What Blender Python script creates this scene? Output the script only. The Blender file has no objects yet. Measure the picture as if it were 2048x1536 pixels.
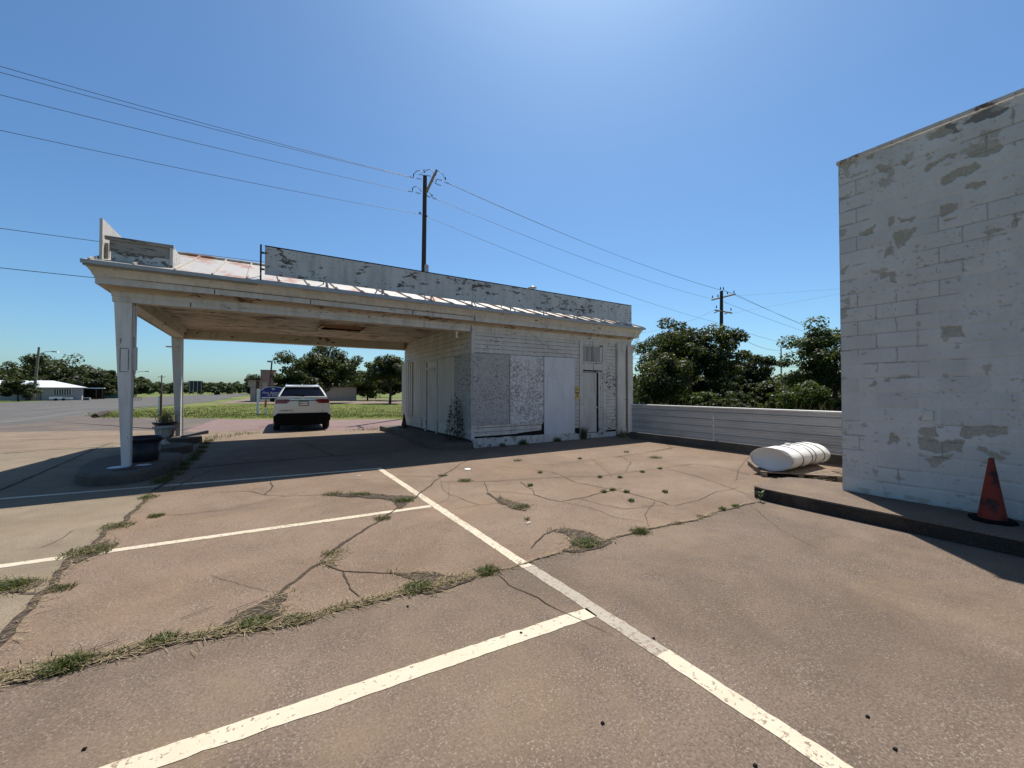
import bpy, bmesh, math, random
import numpy as np
from mathutils import Vector, noise as mnoise

random.seed(7); RNG = np.random.default_rng(7)
R = math.radians
scene = bpy.context.scene
COL = scene.collection

# ------------------------------------------------------------------ camera
FPX = 800.0; YAW = R(32.06); HZ = 781.0; CAMH = 1.6
PITCH = math.atan((HZ - 768) / FPX)
_cy, _sy, _cp, _sp = math.cos(YAW), math.sin(YAW), math.cos(PITCH), math.sin(PITCH)
FW = np.array([_sy * _cp, _cy * _cp, _sp]); RT = np.array([_cy, -_sy, 0.0]); UP = np.cross(RT, FW)
CAM = np.array([0.0, 0.0, CAMH])


def ray(u, v): return FW + RT * (u - 1024) / FPX + UP * (768 - v) / FPX


def G(u, v, z=0.0):
    d = ray(u, v); t = (z - CAMH) / d[2]; p = CAM + d * t
    return (float(p[0]), float(p[1]), z)


def P(u, v, Z):
    p = CAM + ray(u, v) * Z
    return (float(p[0]), float(p[1]), float(p[2]))


def B(u, Z, z=0.0):
    p = CAM + ray(u, HZ) * Z
    return (float(p[0]), float(p[1]), z)


cd = bpy.data.cameras.new('camera'); cam = bpy.data.objects.new('camera', cd); COL.objects.link(cam)
cd.sensor_width = 36; cd.lens = FPX / 2048 * 36; cd.clip_start = .05; cd.clip_end = 3000
cam.location = CAM; cam.rotation_euler = (math.pi / 2 + PITCH, 0, -YAW)
scene.camera = cam

# ------------------------------------------------------------------ light
SUN_AZ = R(46.0); SUN_EL = R(64.0)
w = bpy.data.worlds.new('World'); scene.world = w; w.use_nodes = True
nt = w.node_tree; bg = nt.nodes['Background']
sky = nt.nodes.new('ShaderNodeTexSky'); sky.sky_type = 'NISHITA'; sky.sun_disc = False
sky.sun_elevation = SUN_EL; sky.sun_rotation = SUN_AZ; sky.air_density = 1.0; sky.dust_density = 1.0; sky.ozone_density = 3.0
def wmul(src, col):
    k = nt.nodes.new('ShaderNodeMix'); k.data_type = 'RGBA'; k.blend_type = 'MULTIPLY'; k.inputs[0].default_value = 1.0; k.clamp_result = False
    k.inputs[7].default_value = (*col, 1); nt.links.new(src, k.inputs[6]); return k.outputs[2]


gam = nt.nodes.new('ShaderNodeGamma'); gam.inputs[1].default_value = 1.15
nt.links.new(wmul(sky.outputs[0], (.0943, .0943, .0943)), gam.inputs[0])
nt.links.new(wmul(gam.outputs[0], (11.0, 14.7, 16.3)), bg.inputs[0]); bg.inputs[1].default_value = 0.0667
sd = bpy.data.lights.new('sun', 'SUN'); sun = bpy.data.objects.new('sun', sd); COL.objects.link(sun)
sd.energy = 5.0; sd.angle = R(.53); sd.color = (1.0, .95, .87)
sdir = Vector((math.sin(SUN_AZ) * math.cos(SUN_EL), math.cos(SUN_AZ) * math.cos(SUN_EL), math.sin(SUN_EL)))
sun.rotation_euler = (-sdir).to_track_quat('-Z', 'Y').to_euler(); sun.location = (0, 0, 30)
scene.view_settings.view_transform = 'Standard'; scene.view_settings.look = 'None'
scene.view_settings.exposure = 0.5; scene.view_settings.gamma = 1

# ------------------------------------------------------------------ materials
MATS = {}


class NT:
    def __init__(s, name):
        s.m = bpy.data.materials.new(name); s.m.use_nodes = True; s.t = s.m.node_tree
        s.b = s.t.nodes['Principled BSDF']; MATS[name] = s.m
        s.obj = s.t.nodes.new('ShaderNodeTexCoord').outputs['Object']

    def n(s, typ, **kw):
        k = s.t.nodes.new(typ)
        for a, v in kw.items():
            if a.startswith('i_'):
                key = a[2:]
                k.inputs[int(key) if key.isdigit() else key.replace('_', ' ')].default_value = v
            else: setattr(k, a, v)
        return k

    def l(s, a, b): s.t.links.new(a, b)

    def coord(s, scale=(1, 1, 1), rot=(0, 0, 0), loc=(0, 0, 0)):
        k = s.n('ShaderNodeMapping'); k.inputs['Scale'].default_value = scale; k.inputs['Rotation'].default_value = rot
        k.inputs['Location'].default_value = loc
        s.l(s.obj, k.inputs[0]); return k.outputs[0]

    def noise(s, scale=5, detail=4, rough=.55, c=None, dist=0):
        k = s.n('ShaderNodeTexNoise'); k.inputs['Scale'].default_value = scale; k.inputs['Detail'].default_value = detail
        k.inputs['Roughness'].default_value = rough; k.inputs['Distortion'].default_value = dist
        s.l(c if c is not None else s.obj, k.inputs['Vector']); return k.outputs['Fac']

    def ramp(s, f, a, b, ca=(0, 0, 0, 1), cb=(1, 1, 1, 1)):
        k = s.n('ShaderNodeValToRGB'); e = k.color_ramp.elements
        e[0].position = a; e[1].position = b; e[0].color = ca; e[1].color = cb
        s.l(f, k.inputs[0]); return k.outputs[0]

    def mix(s, f, a, b, typ='MIX'):
        k = s.n('ShaderNodeMix', data_type='RGBA', blend_type=typ)
        for x, i in ((f, 0), (a, 6), (b, 7)):
            if isinstance(x, (int, float)): k.inputs[i].default_value = x
            elif isinstance(x, tuple): k.inputs[i].default_value = x if len(x) == 4 else (*x, 1)
            else: s.l(x, k.inputs[i])
        return k.outputs[2]

    def math(s, op, a, b=0.0):
        k = s.n('ShaderNodeMath', operation=op)
        for x, i in ((a, 0), (b, 1)):
            if isinstance(x, (int, float)): k.inputs[i].default_value = x
            else: s.l(x, k.inputs[i])
        return k.outputs[0]

    def attr(s, name): return s.n('ShaderNodeAttribute', attribute_name=name).outputs['Fac']

    def bump(s, h, strength=.3, dist=.01):
        k = s.n('ShaderNodeBump'); k.inputs['Strength'].default_value = strength; k.inputs['Distance'].default_value = dist
        s.l(h, k.inputs['Height']); s.l(k.outputs[0], s.b.inputs['Normal']); return k

    def done(s, col, rough=.7, metal=0, spec=.3):
        if isinstance(col, tuple): s.b.inputs['Base Color'].default_value = (*col[:3], 1)
        else: s.l(col, s.b.inputs['Base Color'])
        if isinstance(rough, (int, float)): s.b.inputs['Roughness'].default_value = rough
        else: s.l(rough, s.b.inputs['Roughness'])
        s.b.inputs['Metallic'].default_value = metal; s.b.inputs['Specular IOR Level'].default_value = spec
        return s.m


def simple(name, col, rough=.6, metal=0, var=.12, scale=8, spec=.3):
    m = NT(name); f = m.noise(scale, 5, .6)
    c = m.mix(m.ramp(f, .3, .7), tuple(x * (1 - var) for x in col), tuple(min(1, x * (1 + var)) for x in col))
    return m.done(c, rough, metal, spec)


def concrete(name, ca, cb, speck=.5, smooth=.0, dark=.55):
    m = NT(name)
    big = m.noise(.55, 6, .62, dist=.4); mid = m.noise(3.2, 6, .65); fine = m.noise(70, 5, .75)
    c = m.mix(m.ramp(big, .34, .66), ca, cb)
    c = m.mix(m.math('MULTIPLY', m.ramp(mid, .42, .75), .42), c, tuple(x * dark for x in ca))
    pale = m.noise(1.3, 5, .6, m.coord((1, 1, 1), loc=(7, 3, 0)))
    c = m.mix(m.math('MULTIPLY', m.ramp(pale, .55, .8), .35), c, tuple(min(1, x * 1.45) for x in cb))
    vor = m.n('ShaderNodeTexVoronoi', i_Scale=150.0); m.l(m.obj, vor.inputs['Vector'])
    sp = m.n('ShaderNodeSeparateColor'); m.l(vor.outputs['Color'], sp.inputs[0])
    lt = m.math('MULTIPLY', m.math('GREATER_THAN', sp.outputs[0], .90), speck)
    dk = m.math('MULTIPLY', m.math('GREATER_THAN', sp.outputs[1], .80), speck)
    c = m.mix(dk, c, m.mix(.45, c, (.03, .022, .018)))
    c = m.mix(m.math('MULTIPLY', lt, m.ramp(mid, .35, .6)), c, m.mix(.34, c, (.75, .68, .58)))
    c = m.mix(m.math('MULTIPLY', m.ramp(fine, .40, .64), .72), c, m.mix(.72, c, (.02, .016, .013)))
    gr = m.noise(42, 4, .7, m.coord((1, 1, 1), loc=(2, 8, 0))); c = m.mix(m.math('MULTIPLY', m.ramp(gr, .54, .74), .34 * speck), c, m.mix(.5, c, (.62, .54, .42)))
    yl = m.noise(.7, 5, .65, m.coord((1, 1, 1), loc=(21, 4, 0)), .6); c = m.mix(m.math('MULTIPLY', m.ramp(yl, .5, .72), .42), c, (.22, .152, .092))
    st = m.noise(.75, 8, .72, m.coord((1, 1, 1), loc=(13, 41, 2)), .8)
    c = m.mix(m.math('MULTIPLY', m.ramp(st, .48, .68), .42), c, tuple(x * .5 for x in ca))
    h = m.math('ADD', m.math('MULTIPLY', fine, .6), m.math('MULTIPLY', sp.outputs[2], .5))
    m.bump(h, .35 - smooth * .2, .006)
    return m.done(c, .88, 0, .2)


def peeling(name, paint, wood, amount=.5, sc=(1, 1, 1), fscale=6, soft=.02, dirt=.25, zlow=None, rough=.6, attr=None, streak=True, pcol2=None):
    """white paint flaking off weathered wood; amount ~ share of bare wood"""
    m = NT(name); c0 = m.coord(sc)
    n1 = m.noise(fscale, 8, .68, c0, .3); n2 = m.noise(1.1, 4, .6, m.coord((1, 1, 1), loc=(3, 9, 4)))
    s = m.math('ADD', m.math('MULTIPLY', n1, .72), m.math('MULTIPLY', n2, .28))
    thr = amount
    mask = m.ramp(s, thr, thr + soft)
    if attr: mask = m.math('MAXIMUM', mask, m.attr(attr))
    grain = m.noise(14, 5, .6, m.coord(tuple(x * 1.6 for x in sc)))
    wc = m.mix(m.ramp(grain, .3, .7), tuple(x * .45 for x in wood), tuple(min(1, x * 1.35) for x in wood))
    dn = m.noise(2.3, 7, .7, m.coord((1, 1, .55)))
    pc = m.mix(m.math('MULTIPLY', m.ramp(dn, .4, .8), dirt * 1.6), paint, pcol2 or tuple(x * .55 for x in paint))
    if streak:
        sn = m.noise(9, 4, .6, m.coord((1, 1, .12)))
        pc = m.mix(m.math('MULTIPLY', m.ramp(sn, .5, .75), dirt), pc, (.22, .19, .16))
    fn = m.noise(60, 3, .6)
    pc = m.mix(m.math('MULTIPLY', m.ramp(fn, .58, .72), .25), pc, (.25, .23, .2))
    m.bump(m.math('SUBTRACT', m.math('MULTIPLY', grain, .25), m.math('MULTIPLY', mask, .8)), .5, .004)
    return m.done(m.mix(mask, pc, wc), rough, 0, .25)


def osb(name, amount, paint):
    m = NT(name)
    masks = None
    for k, a in enumerate((.5, 1.35, 2.2, 2.9)):
        c = m.coord((1, 1, 1), rot=(0, a, 0), loc=(k * 3.1, k * 5.3, k * 1.7))
        mp = m.n('ShaderNodeMapping'); mp.inputs['Scale'].default_value = (10, 10, 40); m.l(c, mp.inputs[0])
        v = m.noise(1.0, 2, .5, mp.outputs[0])
        r = m.ramp(v, .66 - amount * .12, .70 - amount * .12)
        masks = r if masks is None else m.math('MAXIMUM', masks, r)
    big = m.noise(1.8, 5, .6); msk = m.math('MULTIPLY', masks, m.ramp(big, .2, .62))
    cell = m.noise(16, 3, .6)
    p = m.mix(m.ramp(cell, .3, .7), tuple(x * .78 for x in paint), paint)
    c = m.mix(m.math('MULTIPLY', msk, .82), p, (.05, .045, .042))
    m.bump(m.math('SUBTRACT', 1.0, msk), .4, .004)
    return m.done(c, .75, 0, .2)


def foliage(name, ca, cb, trans=.35):
    m = NT(name)
    g = m.n('ShaderNodeNewGeometry').outputs['Random Per Island']
    big = m.noise(.5, 3, .5)
    c = m.mix(g, ca, cb); c = m.mix(m.math('MULTIPLY', m.ramp(big, .35, .7), .55), c, tuple(x * .62 for x in ca))
    m.done(c, .55, 0, .35)
    tr = m.n('ShaderNodeBsdfTranslucent'); m.l(m.mix(.5, c, (.16, .2, .02)), tr.inputs[0])
    mx = m.n('ShaderNodeMixShader'); mx.inputs[0].default_value = trans
    m.l(m.b.outputs[0], mx.inputs[1]); m.l(tr.outputs[0], mx.inputs[2])
    m.l(mx.outputs[0], m.t.nodes['Material Output'].inputs[0]); return m.m


WHITE = (.585, .555, .51)
concrete('slab_brown', (.196, .130, .087), (.255, .180, .129), .75)
concrete('slab_pale', (.215, .168, .112), (.262, .21, .148), .25, .6)
concrete('slab_grey', (.150, .109, .080), (.202, .148, .111), .6, .2)
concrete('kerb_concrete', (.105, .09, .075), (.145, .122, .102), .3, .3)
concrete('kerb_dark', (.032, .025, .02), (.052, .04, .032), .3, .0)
concrete('apron_concrete', (.215, .158, .105), (.27, .20, .14), .3, .4)
concrete('asphalt_worn', (.092, .091, .089), (.124, .121, .116), .4, .2, .7)
concrete('asphalt_reddish', (.118, .096, .083), (.145, .119, .103), .4, .2, .7)
concrete('gravel', (.20, .152, .113), (.255, .198, .154), .4)
simple('dirt', (.048, .034, .024), .95, var=.5, scale=30)
simple('dark_metal', (.03, .03, .032), .5)
simple('pole_wood', (.045, .034, .028), .85, var=.35, scale=20)
simple('brace_wood', (.22, .18, .14), .85, var=.3, scale=20)
simple('wire', (.035, .035, .04), .5)
simple('bare_wood', (.17, .13, .10), .85, var=.4, scale=14)
simple('dark_line', (.03, .026, .022), .9); simple('seam_grey', (.105, .10, .095), .9)
simple('grey_metal', (.33, .33, .33), .45, .3)
simple('plain_white', (.68, .67, .64), .5, var=.07)
simple('black_plastic', (.007, .007, .008), .75, spec=.08)
simple('tub_black', (.02, .02, .026), .4, var=.2)
simple('urn_stone', (.42, .40, .36), .9, var=.25, scale=16)
simple('orange_stripe', (.55, .10, .03), .5)
simple('blue_sign', (.018, .022, .17), .35, var=.05)
simple('yellow_card', (.62, .50, .16), .5, var=.12, scale=30)
simple('black_ink', (.035, .03, .02), .6)
simple('beige_brick', (.40, .34, .28), .85, var=.12, scale=3)
simple('brown_trim', (.10, .06, .045), .7)
simple('tan_panel', (.30, .20, .16), .8)
simple('house_wall', (.36, .35, .33), .8)
simple('dry_straw', (.24, .185, .105), .9, var=.35, scale=30)
simple('hole_dark', (.012, .010, .009), .9)
simple('lath_orange', (.30, .14, .06), .8, var=.4, scale=9)
simple('knob_white', (.75, .74, .70), .3)
simple('trunk_bark', (.065, .05, .038), .95, var=.4, scale=10)
simple('litter_white', (.8, .79, .76), .6)
simple('pallet_wood', (.20, .15, .11), .9, var=.35, scale=12)
simple('teal_paint', (.06, .17, .15), .7)
simple('tyre_rubber', (.012, .012, .013), .8)
simple('dry_twig', (.20, .16, .12), .9)

peeling('paint_siding', WHITE, (.20, .165, .135), 0.59, (1.0, 1.0, 1.6), 9, dirt=.40)
peeling('paint_siding_worn', WHITE, (.13, .11, .095), 0.55, (.8, .8, 1.9), 9, dirt=.3)
peeling('paint_trim', (.58, .55, .51), (.20, .165, .135), 0.59, (.5, .5, 1.6), 8, dirt=.42)
peeling('paint_sign', (.525, .515, .495), (.12, .10, .08), 0.556, (.7, .7, 1.7), 7.0, dirt=.45)
peeling('paint_ceiling', (.56, .475, .375), (.11, .058, .034), 0.532, (.45, 2.0, 1.0), 4.2, dirt=.22, streak=False)
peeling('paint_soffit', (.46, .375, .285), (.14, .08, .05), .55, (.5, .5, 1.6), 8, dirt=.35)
peeling('paint_beam', (.60, .54, .45), (.13, .075, .05), 0.575, (.9, 1, 1.2), 6, dirt=.2)
peeling('paint_box', (.30, .27, .235), (.10, .075, .06), 0.535, (.35, 1, 2.4), 6, dirt=.35)
peeling('paint_post', (.64, .62, .585), (.12, .10, .09), 0.61, (1.6, 1.6, .5), 9, dirt=.25)
peeling('paint_foundation', (.55, .53, .5), (.16, .13, .11), 0.56, (1, 1, 1.2), 6, dirt=.5)
peeling('paint_line', (.50, .435, .325), (.27, .19, .135), .56, (1, 1, 1), 30, dirt=.3, streak=False, pcol2=(.38, .30, .20))
peeling('paint_line_faded', (.32, .275, .215), (.25, .18, .13), 0.515, (1, 1, 1), 30, dirt=.25, streak=False)
peeling('paint_grooved', (.53, .50, .45), (.25, .2, .16), 0.615, (3, 3, .3), 6, dirt=.22)
peeling('paint_smooth', (.60, .61, .63), (.24, .22, .2), 0.62, (3, 3, .6), 12, dirt=.2)
peeling('paint_dull', (.34, .325, .30), (.2, .17, .14), .6, (1, 1, .7), 7, dirt=.4)
peeling('paint_door', (.55, .525, .485), (.2, .17, .14), 0.60, (1, 1, .7), 7, dirt=.4)
osb('osb_grey', .38, (.44, .43, .415)); osb('osb_white', .72, (.72, .715, .70))

m = NT('roof_metal'); n1 = m.noise(1.0, 6, .65, m.coord((1.4, .5, 1))); n2 = m.noise(14, 4, .6)
c = m.mix(m.ramp(n2, .3, .7), (.37, .335, .285), (.50, .455, .39)); c = m.mix(m.ramp(n1, .52, .60), c, (.36, .19, .12))
m.done(c, .42, .25, .4)
m = NT('fence_metal'); n1 = m.noise(1.6, 6, .6, m.coord((1, .5, 2))); n2 = m.noise(.9, 4, .6, m.coord((1, 1, 1), loc=(2, 0, 4)))
c = m.mix(m.ramp(n1, .45, .75), (.46, .455, .44), (.34, .33, .31)); c = m.mix(m.ramp(n2, .72, .78), c, (.25, .17, .11)); m.done(c, .45, .1, .4)
m = NT('brick_paving'); k = m.n('ShaderNodeTexBrick'); m.l(m.coord((1, 1, 1), rot=(0, 0, R(-28 + 45))), k.inputs[0])
for i, v in ((1, (.135, .075, .068, 1)), (2, (.18, .105, .092, 1)), (3, (.20, .16, .135, 1))): k.inputs[i].default_value = v
k.inputs['Scale'].default_value = 3.6; k.inputs['Mortar Size'].default_value = .03; k.inputs['Brick Width'].default_value = .8; k.inputs['Row Height'].default_value = .42
c = m.mix(m.math('MULTIPLY', m.ramp(m.noise(1.2, 5, .6), .4, .7), .5), k.outputs[0], (.19, .145, .13)); m.done(c, .85)
m = NT('grass_ground'); n1 = m.noise(.35, 6, .65); n2 = m.noise(9, 5, .7); n3 = m.noise(.9, 5, .6, m.coord((1, 1, 1), loc=(5, 2, 0)))
c = m.mix(m.ramp(n2, .3, .7), (.05, .075, .014), (.115, .14, .032)); c = m.mix(m.math('MULTIPLY', m.ramp(n1, .42, .68), .7), c, (.19, .165, .06))
c = m.mix(m.ramp(n3, .64, .72), c, (.30, .235, .16)); m.bump(n2, .8, .05); m.done(c, .95, 0, .1)
m = NT('terrain_ground'); n1 = m.noise(.06, 6, .65); n2 = m.noise(3, 5, .7)
c = m.mix(m.ramp(n2, .3, .7), (.06, .09, .02), (.13, .16, .045)); c = m.mix(m.ramp(n1, .45, .65), c, (.19, .18, .08)); m.done(c, .95, 0, .1)
m = NT('block_paint'); pe = m.attr('peel'); jo = m.attr('joint'); dk = m.attr('darkpeel')
n1 = m.noise(2.2, 6, .65); n2 = m.noise(60, 4, .7); n3 = m.noise(.8, 4, .6, m.coord((1, 1, 1), loc=(4, 4, 1)))
n4 = m.noise(24, 5, .7); c = m.mix(m.math('MULTIPLY', m.ramp(n1, .38, .72), .6), (.62, .585, .54), (.46, .43, .39)); c = m.mix(m.math('MULTIPLY', m.ramp(n4, .52, .72), .35), c, (.34, .325, .30))
c = m.mix(m.math('MULTIPLY', m.ramp(n3, .5, .75), .3), c, (.46, .42, .37))
c = m.mix(m.math('MULTIPLY', m.attr('tone'), .4), c, (.40, .385, .36)); pc = m.mix(m.ramp(n2, .3, .7), (.235, .205, .15), (.42, .375, .29)); pc = m.mix(dk, pc, (.10, .09, .085))
c = m.mix(m.math('MULTIPLY', pe, .85), c, pc); c = m.mix(m.math('MULTIPLY', jo, .55), c, (.16, .15, .14))
m.bump(n2, .35, .006); m.done(c, .8, 0, .2)
m = NT('roll_sheet'); n1 = m.noise(3, 4, .6); c = m.mix(m.ramp(n1, .3, .7), (.84, .83, .81), (.76, .75, .72)); m.done(c, .5, 0, .4)
tr = m.n('ShaderNodeBsdfTranslucent', i_Color=(.8, .78, .74, 1)); mx = m.n('ShaderNodeMixShader'); mx.inputs[0].default_value = .22
m.l(m.b.outputs[0], mx.inputs[1]); m.l(tr.outputs[0], mx.inputs[2]); m.l(mx.outputs[0], m.t.nodes['Material Output'].inputs[0])
m = NT('cone_orange'); n1 = m.noise(4.5, 4, .6); c = m.mix(m.ramp(n1, .46, .58), (.20, .020, .009), (.013, .009, .008)); m.done(c, .55, 0, .3)
m = NT('cone_dark'); n1 = m.noise(4, 4, .6); c = m.mix(m.ramp(n1, .45, .6), (.09, .035, .022), (.02, .012, .01)); m.done(c, .6, 0, .3)
m = NT('car_paint'); m.done((.72, .715, .69), .22, 0, .5); m.b.inputs['Coat Weight'].default_value = .6
m = NT('car_glass'); m.done((.004, .005, .010), .08, 0, .25)
m = NT('chrome'); m.done((.6, .6, .6), .2, 1.0)
m = NT('tail_red'); m.done((.20, .006, .008), .15, 0, .6)
m = NT('window_glass'); m.done((.03, .035, .04), .08, 0, .6)
m = NT('white_roof'); n1 = m.noise(2, 3, .5); m.done(m.mix(n1, (.7, .71, .72), (.8, .8, .8)), .3, .2, .5)
foliage('leaf_oak', (0.017, 0.027, 0.006), (0.036, 0.050, 0.012)); foliage('leaf_light', (0.037, 0.061, 0.012), (0.087, 0.111, 0.023))
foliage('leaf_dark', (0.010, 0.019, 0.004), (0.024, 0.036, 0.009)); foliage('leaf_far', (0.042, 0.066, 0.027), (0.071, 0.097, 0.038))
foliage('leaf_feather', (0.024, 0.044, 0.009), (0.056, 0.077, 0.014), .4); foliage('grass_blade', (.045, .072, .014), (.155, .15, .05), .3)
foliage('grass_mixed', (.05, .065, .018), (.19, .16, .07), .3); foliage('grass_dry', (.16, .13, .06), (.28, .22, .11), .2); foliage('weed_leaf', (.05, .09, .025), (.12, .17, .06), .3)
M = MATS

# ------------------------------------------------------------------ mesh building
class MB:
    def __init__(s): s.v = []; s.f = []; s.sm = []

    def add(s, vs, fs, smooth=False):
        o = len(s.v); s.v += [tuple(map(float, p)) for p in vs]
        s.f += [tuple(i + o for i in f) for f in fs]; s.sm += [smooth] * len(fs); return s

    def box(s, x0, x1, y0, y1, z0, z1):
        vs = [(x, y, z) for z in (z0, z1) for y in (y0, y1) for x in (x0, x1)]
        return s.add(vs, [(0, 2, 3, 1), (4, 5, 7, 6), (0, 1, 5, 4), (2, 6, 7, 3), (0, 4, 6, 2), (1, 3, 7, 5)])

    def hexa(s, b4, t4):
        """bottom 4 points (ccw seen from above) and top 4"""
        return s.add(list(b4) + list(t4), [(3, 2, 1, 0), (4, 5, 6, 7), (0, 1, 5, 4), (1, 2, 6, 5), (2, 3, 7, 6), (3, 0, 4, 7)])

    def quad(s, a, b, c, d): return s.add([a, b, c, d], [(0, 1, 2, 3)])

    def poly(s, pts): return s.add(pts, [tuple(range(len(pts)))])

    def prism(s, pts, z0, z1, bev=0.0):
        n = len(pts); a = sum(pts[i][0] * pts[(i + 1) % n][1] - pts[(i + 1) % n][0] * pts[i][1] for i in range(n))
        if a < 0: pts = pts[::-1]
        vs = [(p[0], p[1], z0) for p in pts] + [(p[0], p[1], z1 - bev) for p in pts]
        fs = [(i, (i + 1) % n, n + (i + 1) % n, n + i) for i in range(n)]
        if bev:
            cx = sum(p[0] for p in pts) / n; cyy = sum(p[1] for p in pts) / n
            for p in pts:
                d = Vector((cx - p[0], cyy - p[1])); d.normalize(); vs.append((p[0] + d.x * bev, p[1] + d.y * bev, z1))
            fs += [(n + i, n + (i + 1) % n, 2 * n + (i + 1) % n, 2 * n + i) for i in range(n)]
            fs.append(tuple(range(2 * n, 3 * n)))
        else: fs.append(tuple(range(n, 2 * n)))
        fs.append(tuple(range(n - 1, -1, -1)))
        return s.add(vs, fs)

    def tube(s, path, r, n=8, cap=True, smooth=True):
        path = [Vector(p) for p in path]; rs = r if isinstance(r, (list, tuple)) else [r] * len(path)
        vs = []; prev = None
        for i, p in enumerate(path):
            t = (path[min(i + 1, len(path) - 1)] - path[max(i - 1, 0)]).normalized()
            if prev is None:
                a = Vector((0, 0, 1)) if abs(t.z) < .9 else Vector((1, 0, 0)); u = t.cross(a).normalized()
            else: u = (prev - t * prev.dot(t)).normalized()
            prev = u; w_ = t.cross(u)
            for k in range(n):
                q = 2 * math.pi * k / n; vs.append(p + (u * math.cos(q) + w_ * math.sin(q)) * rs[i])
        fs = [(i * n + k, i * n + (k + 1) % n, (i + 1) * n + (k + 1) % n, (i + 1) * n + k) for i in range(len(path) - 1) for k in range(n)]
        s.add(vs, fs, smooth)
        if cap:
            s.add(vs[:n][::-1], [tuple(range(n))]); s.add(vs[-n:], [tuple(range(n))])
        return s

    def lathe(s, prof, c=(0, 0, 0), n=24, smooth=True, sx=1, sy=1):
        vs = [(c[0] + r * math.cos(2 * math.pi * k / n) * sx, c[1] + r * math.sin(2 * math.pi * k / n) * sy, c[2] + z) for r, z in prof for k in range(n)]
        fs = [(i * n + k, i * n + (k + 1) % n, (i + 1) * n + (k + 1) % n, (i + 1) * n + k) for i in range(len(prof) - 1) for k in range(n)]
        return s.add(vs, fs, smooth)

    def build(s, name, mat, parent=None, bevel=0.0, loc=None, solid=0.0):
        me = bpy.data.meshes.new(name); me.from_pydata(s.v, [], s.f)
        me.polygons.foreach_set('use_smooth', s.sm); me.materials.append(M[mat] if isinstance(mat, str) else mat)
        me.update(); o = bpy.data.objects.new(name, me); COL.objects.link(o)
        if parent: o.parent = parent
        if loc: o.location = loc
        if solid:
            k = o.modifiers.new('solid', 'SOLIDIFY'); k.thickness = solid; k.offset = 0
        if bevel:
            k = o.modifiers.new('bevel', 'BEVEL'); k.width = bevel; k.segments = 2; k.limit_method = 'ANGLE'
        return o


def tag(o, label=None, cat=None, group=None, kind=None):
    if label: o['label'] = label
    if cat: o['category'] = cat
    if group: o['group'] = group
    if kind: o['kind'] = kind
    return o


def empty(name, loc, label, cat, group=None, rz=0):
    o = bpy.data.objects.new(name, None); COL.objects.link(o); o.location = loc; o.rotation_euler = (0, 0, rz)
    o.empty_display_size = .2
    return tag(o, label, cat, group)


def struct(o): o['kind'] = 'structure'; return o


def local(mb, loc, rz=0):
    """shift a world-space mesh so that it can be parented to an Empty standing at loc"""
    c, s_ = math.cos(-rz), math.sin(-rz)
    mb.v = [((x - loc[0]) * c - (y - loc[1]) * s_, (x - loc[0]) * s_ + (y - loc[1]) * c, z - loc[2]) for x, y, z in mb.v]
    return mb


def np_mesh(name, verts, faces_n, mat, parent=None, loc=None, smooth=False):
    """verts (N*k,3) numpy, each consecutive k = one face"""
    k = faces_n; n = len(verts); me = bpy.data.meshes.new(name)
    me.vertices.add(n); me.vertices.foreach_set('co', np.asarray(verts, np.float32).ravel())
    me.loops.add(n); me.loops.foreach_set('vertex_index', np.arange(n, dtype=np.int32))
    me.polygons.add(n // k); me.polygons.foreach_set('loop_start', np.arange(0, n, k, dtype=np.int32))
    try: me.polygons.foreach_set('loop_total', np.full(n // k, k, dtype=np.int32))
    except Exception: pass
    me.update(calc_edges=True); me.validate()
    me.materials.append(M[mat]); o = bpy.data.objects.new(name, me); COL.objects.link(o)
    if parent: o.parent = parent
    if loc: o.location = loc
    return o


def text_mesh(name, body, size, mat, parent, loc, rot, shear=0.0, extrude=.002, align='CENTER', sx=1.0):
    cu = bpy.data.curves.new(name, 'FONT'); cu.body = body; cu.size = size; cu.shear = shear; cu.extrude = extrude
    cu.align_x = align; cu.align_y = 'CENTER'
    t = bpy.data.objects.new(name, cu); COL.objects.link(t)
    me = bpy.data.meshes.new_from_object(t); bpy.data.objects.remove(t)
    me.materials.clear(); me.materials.append(M[mat])
    o = bpy.data.objects.new(name, me); COL.objects.link(o); o.parent = parent; o.location = loc; o.rotation_euler = rot; o.scale = (sx, 1, 1)
    return o


def jag(pts, step=.12, amp=.03, seed=0):
    """subdivide a ground polyline and roughen it"""
    out = []
    for i in range(len(pts) - 1):
        a, b = Vector(pts[i][:2]), Vector(pts[i + 1][:2]); n = max(1, int((b - a).length / step))
        for k in range(n):
            p = a.lerp(b, k / n)
            q = Vector((p.x * 4.1 + seed, p.y * 4.1, seed * 1.7))
            d = Vector((mnoise.noise(q), mnoise.noise(q + Vector((31, 7, 3))))) * amp
            q2 = q * 4; d += Vector((mnoise.noise(q2), mnoise.noise(q2 + Vector((31, 7, 3))))) * amp * .5
            out.append((p.x + d.x, p.y + d.y))
    out.append(tuple(pts[-1][:2])); return out


# ================================================================== THE SETTING
terr = MB()
nr, na = 26, 48
rad = [0] + [3 * 1.27 ** i for i in range(nr)]
vs = [(0, 0, -.05)]; fs = []
for i in range(1, len(rad)):
    for k in range(na):
        a = 2 * math.pi * k / na; vs.append((rad[i] * math.cos(a), rad[i] * math.sin(a), -.05))
for k in range(na): fs.append((0, 1 + k, 1 + (k + 1) % na))
for i in range(1, len(rad) - 1):
    for k in range(na):
        a = 1 + (i - 1) * na; fs.append((a + k, a + na + k, a + na + (k + 1) % na, a + (k + 1) % na))
struct(terr.add(vs, fs).build('ground', 'terrain_ground'))

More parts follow.
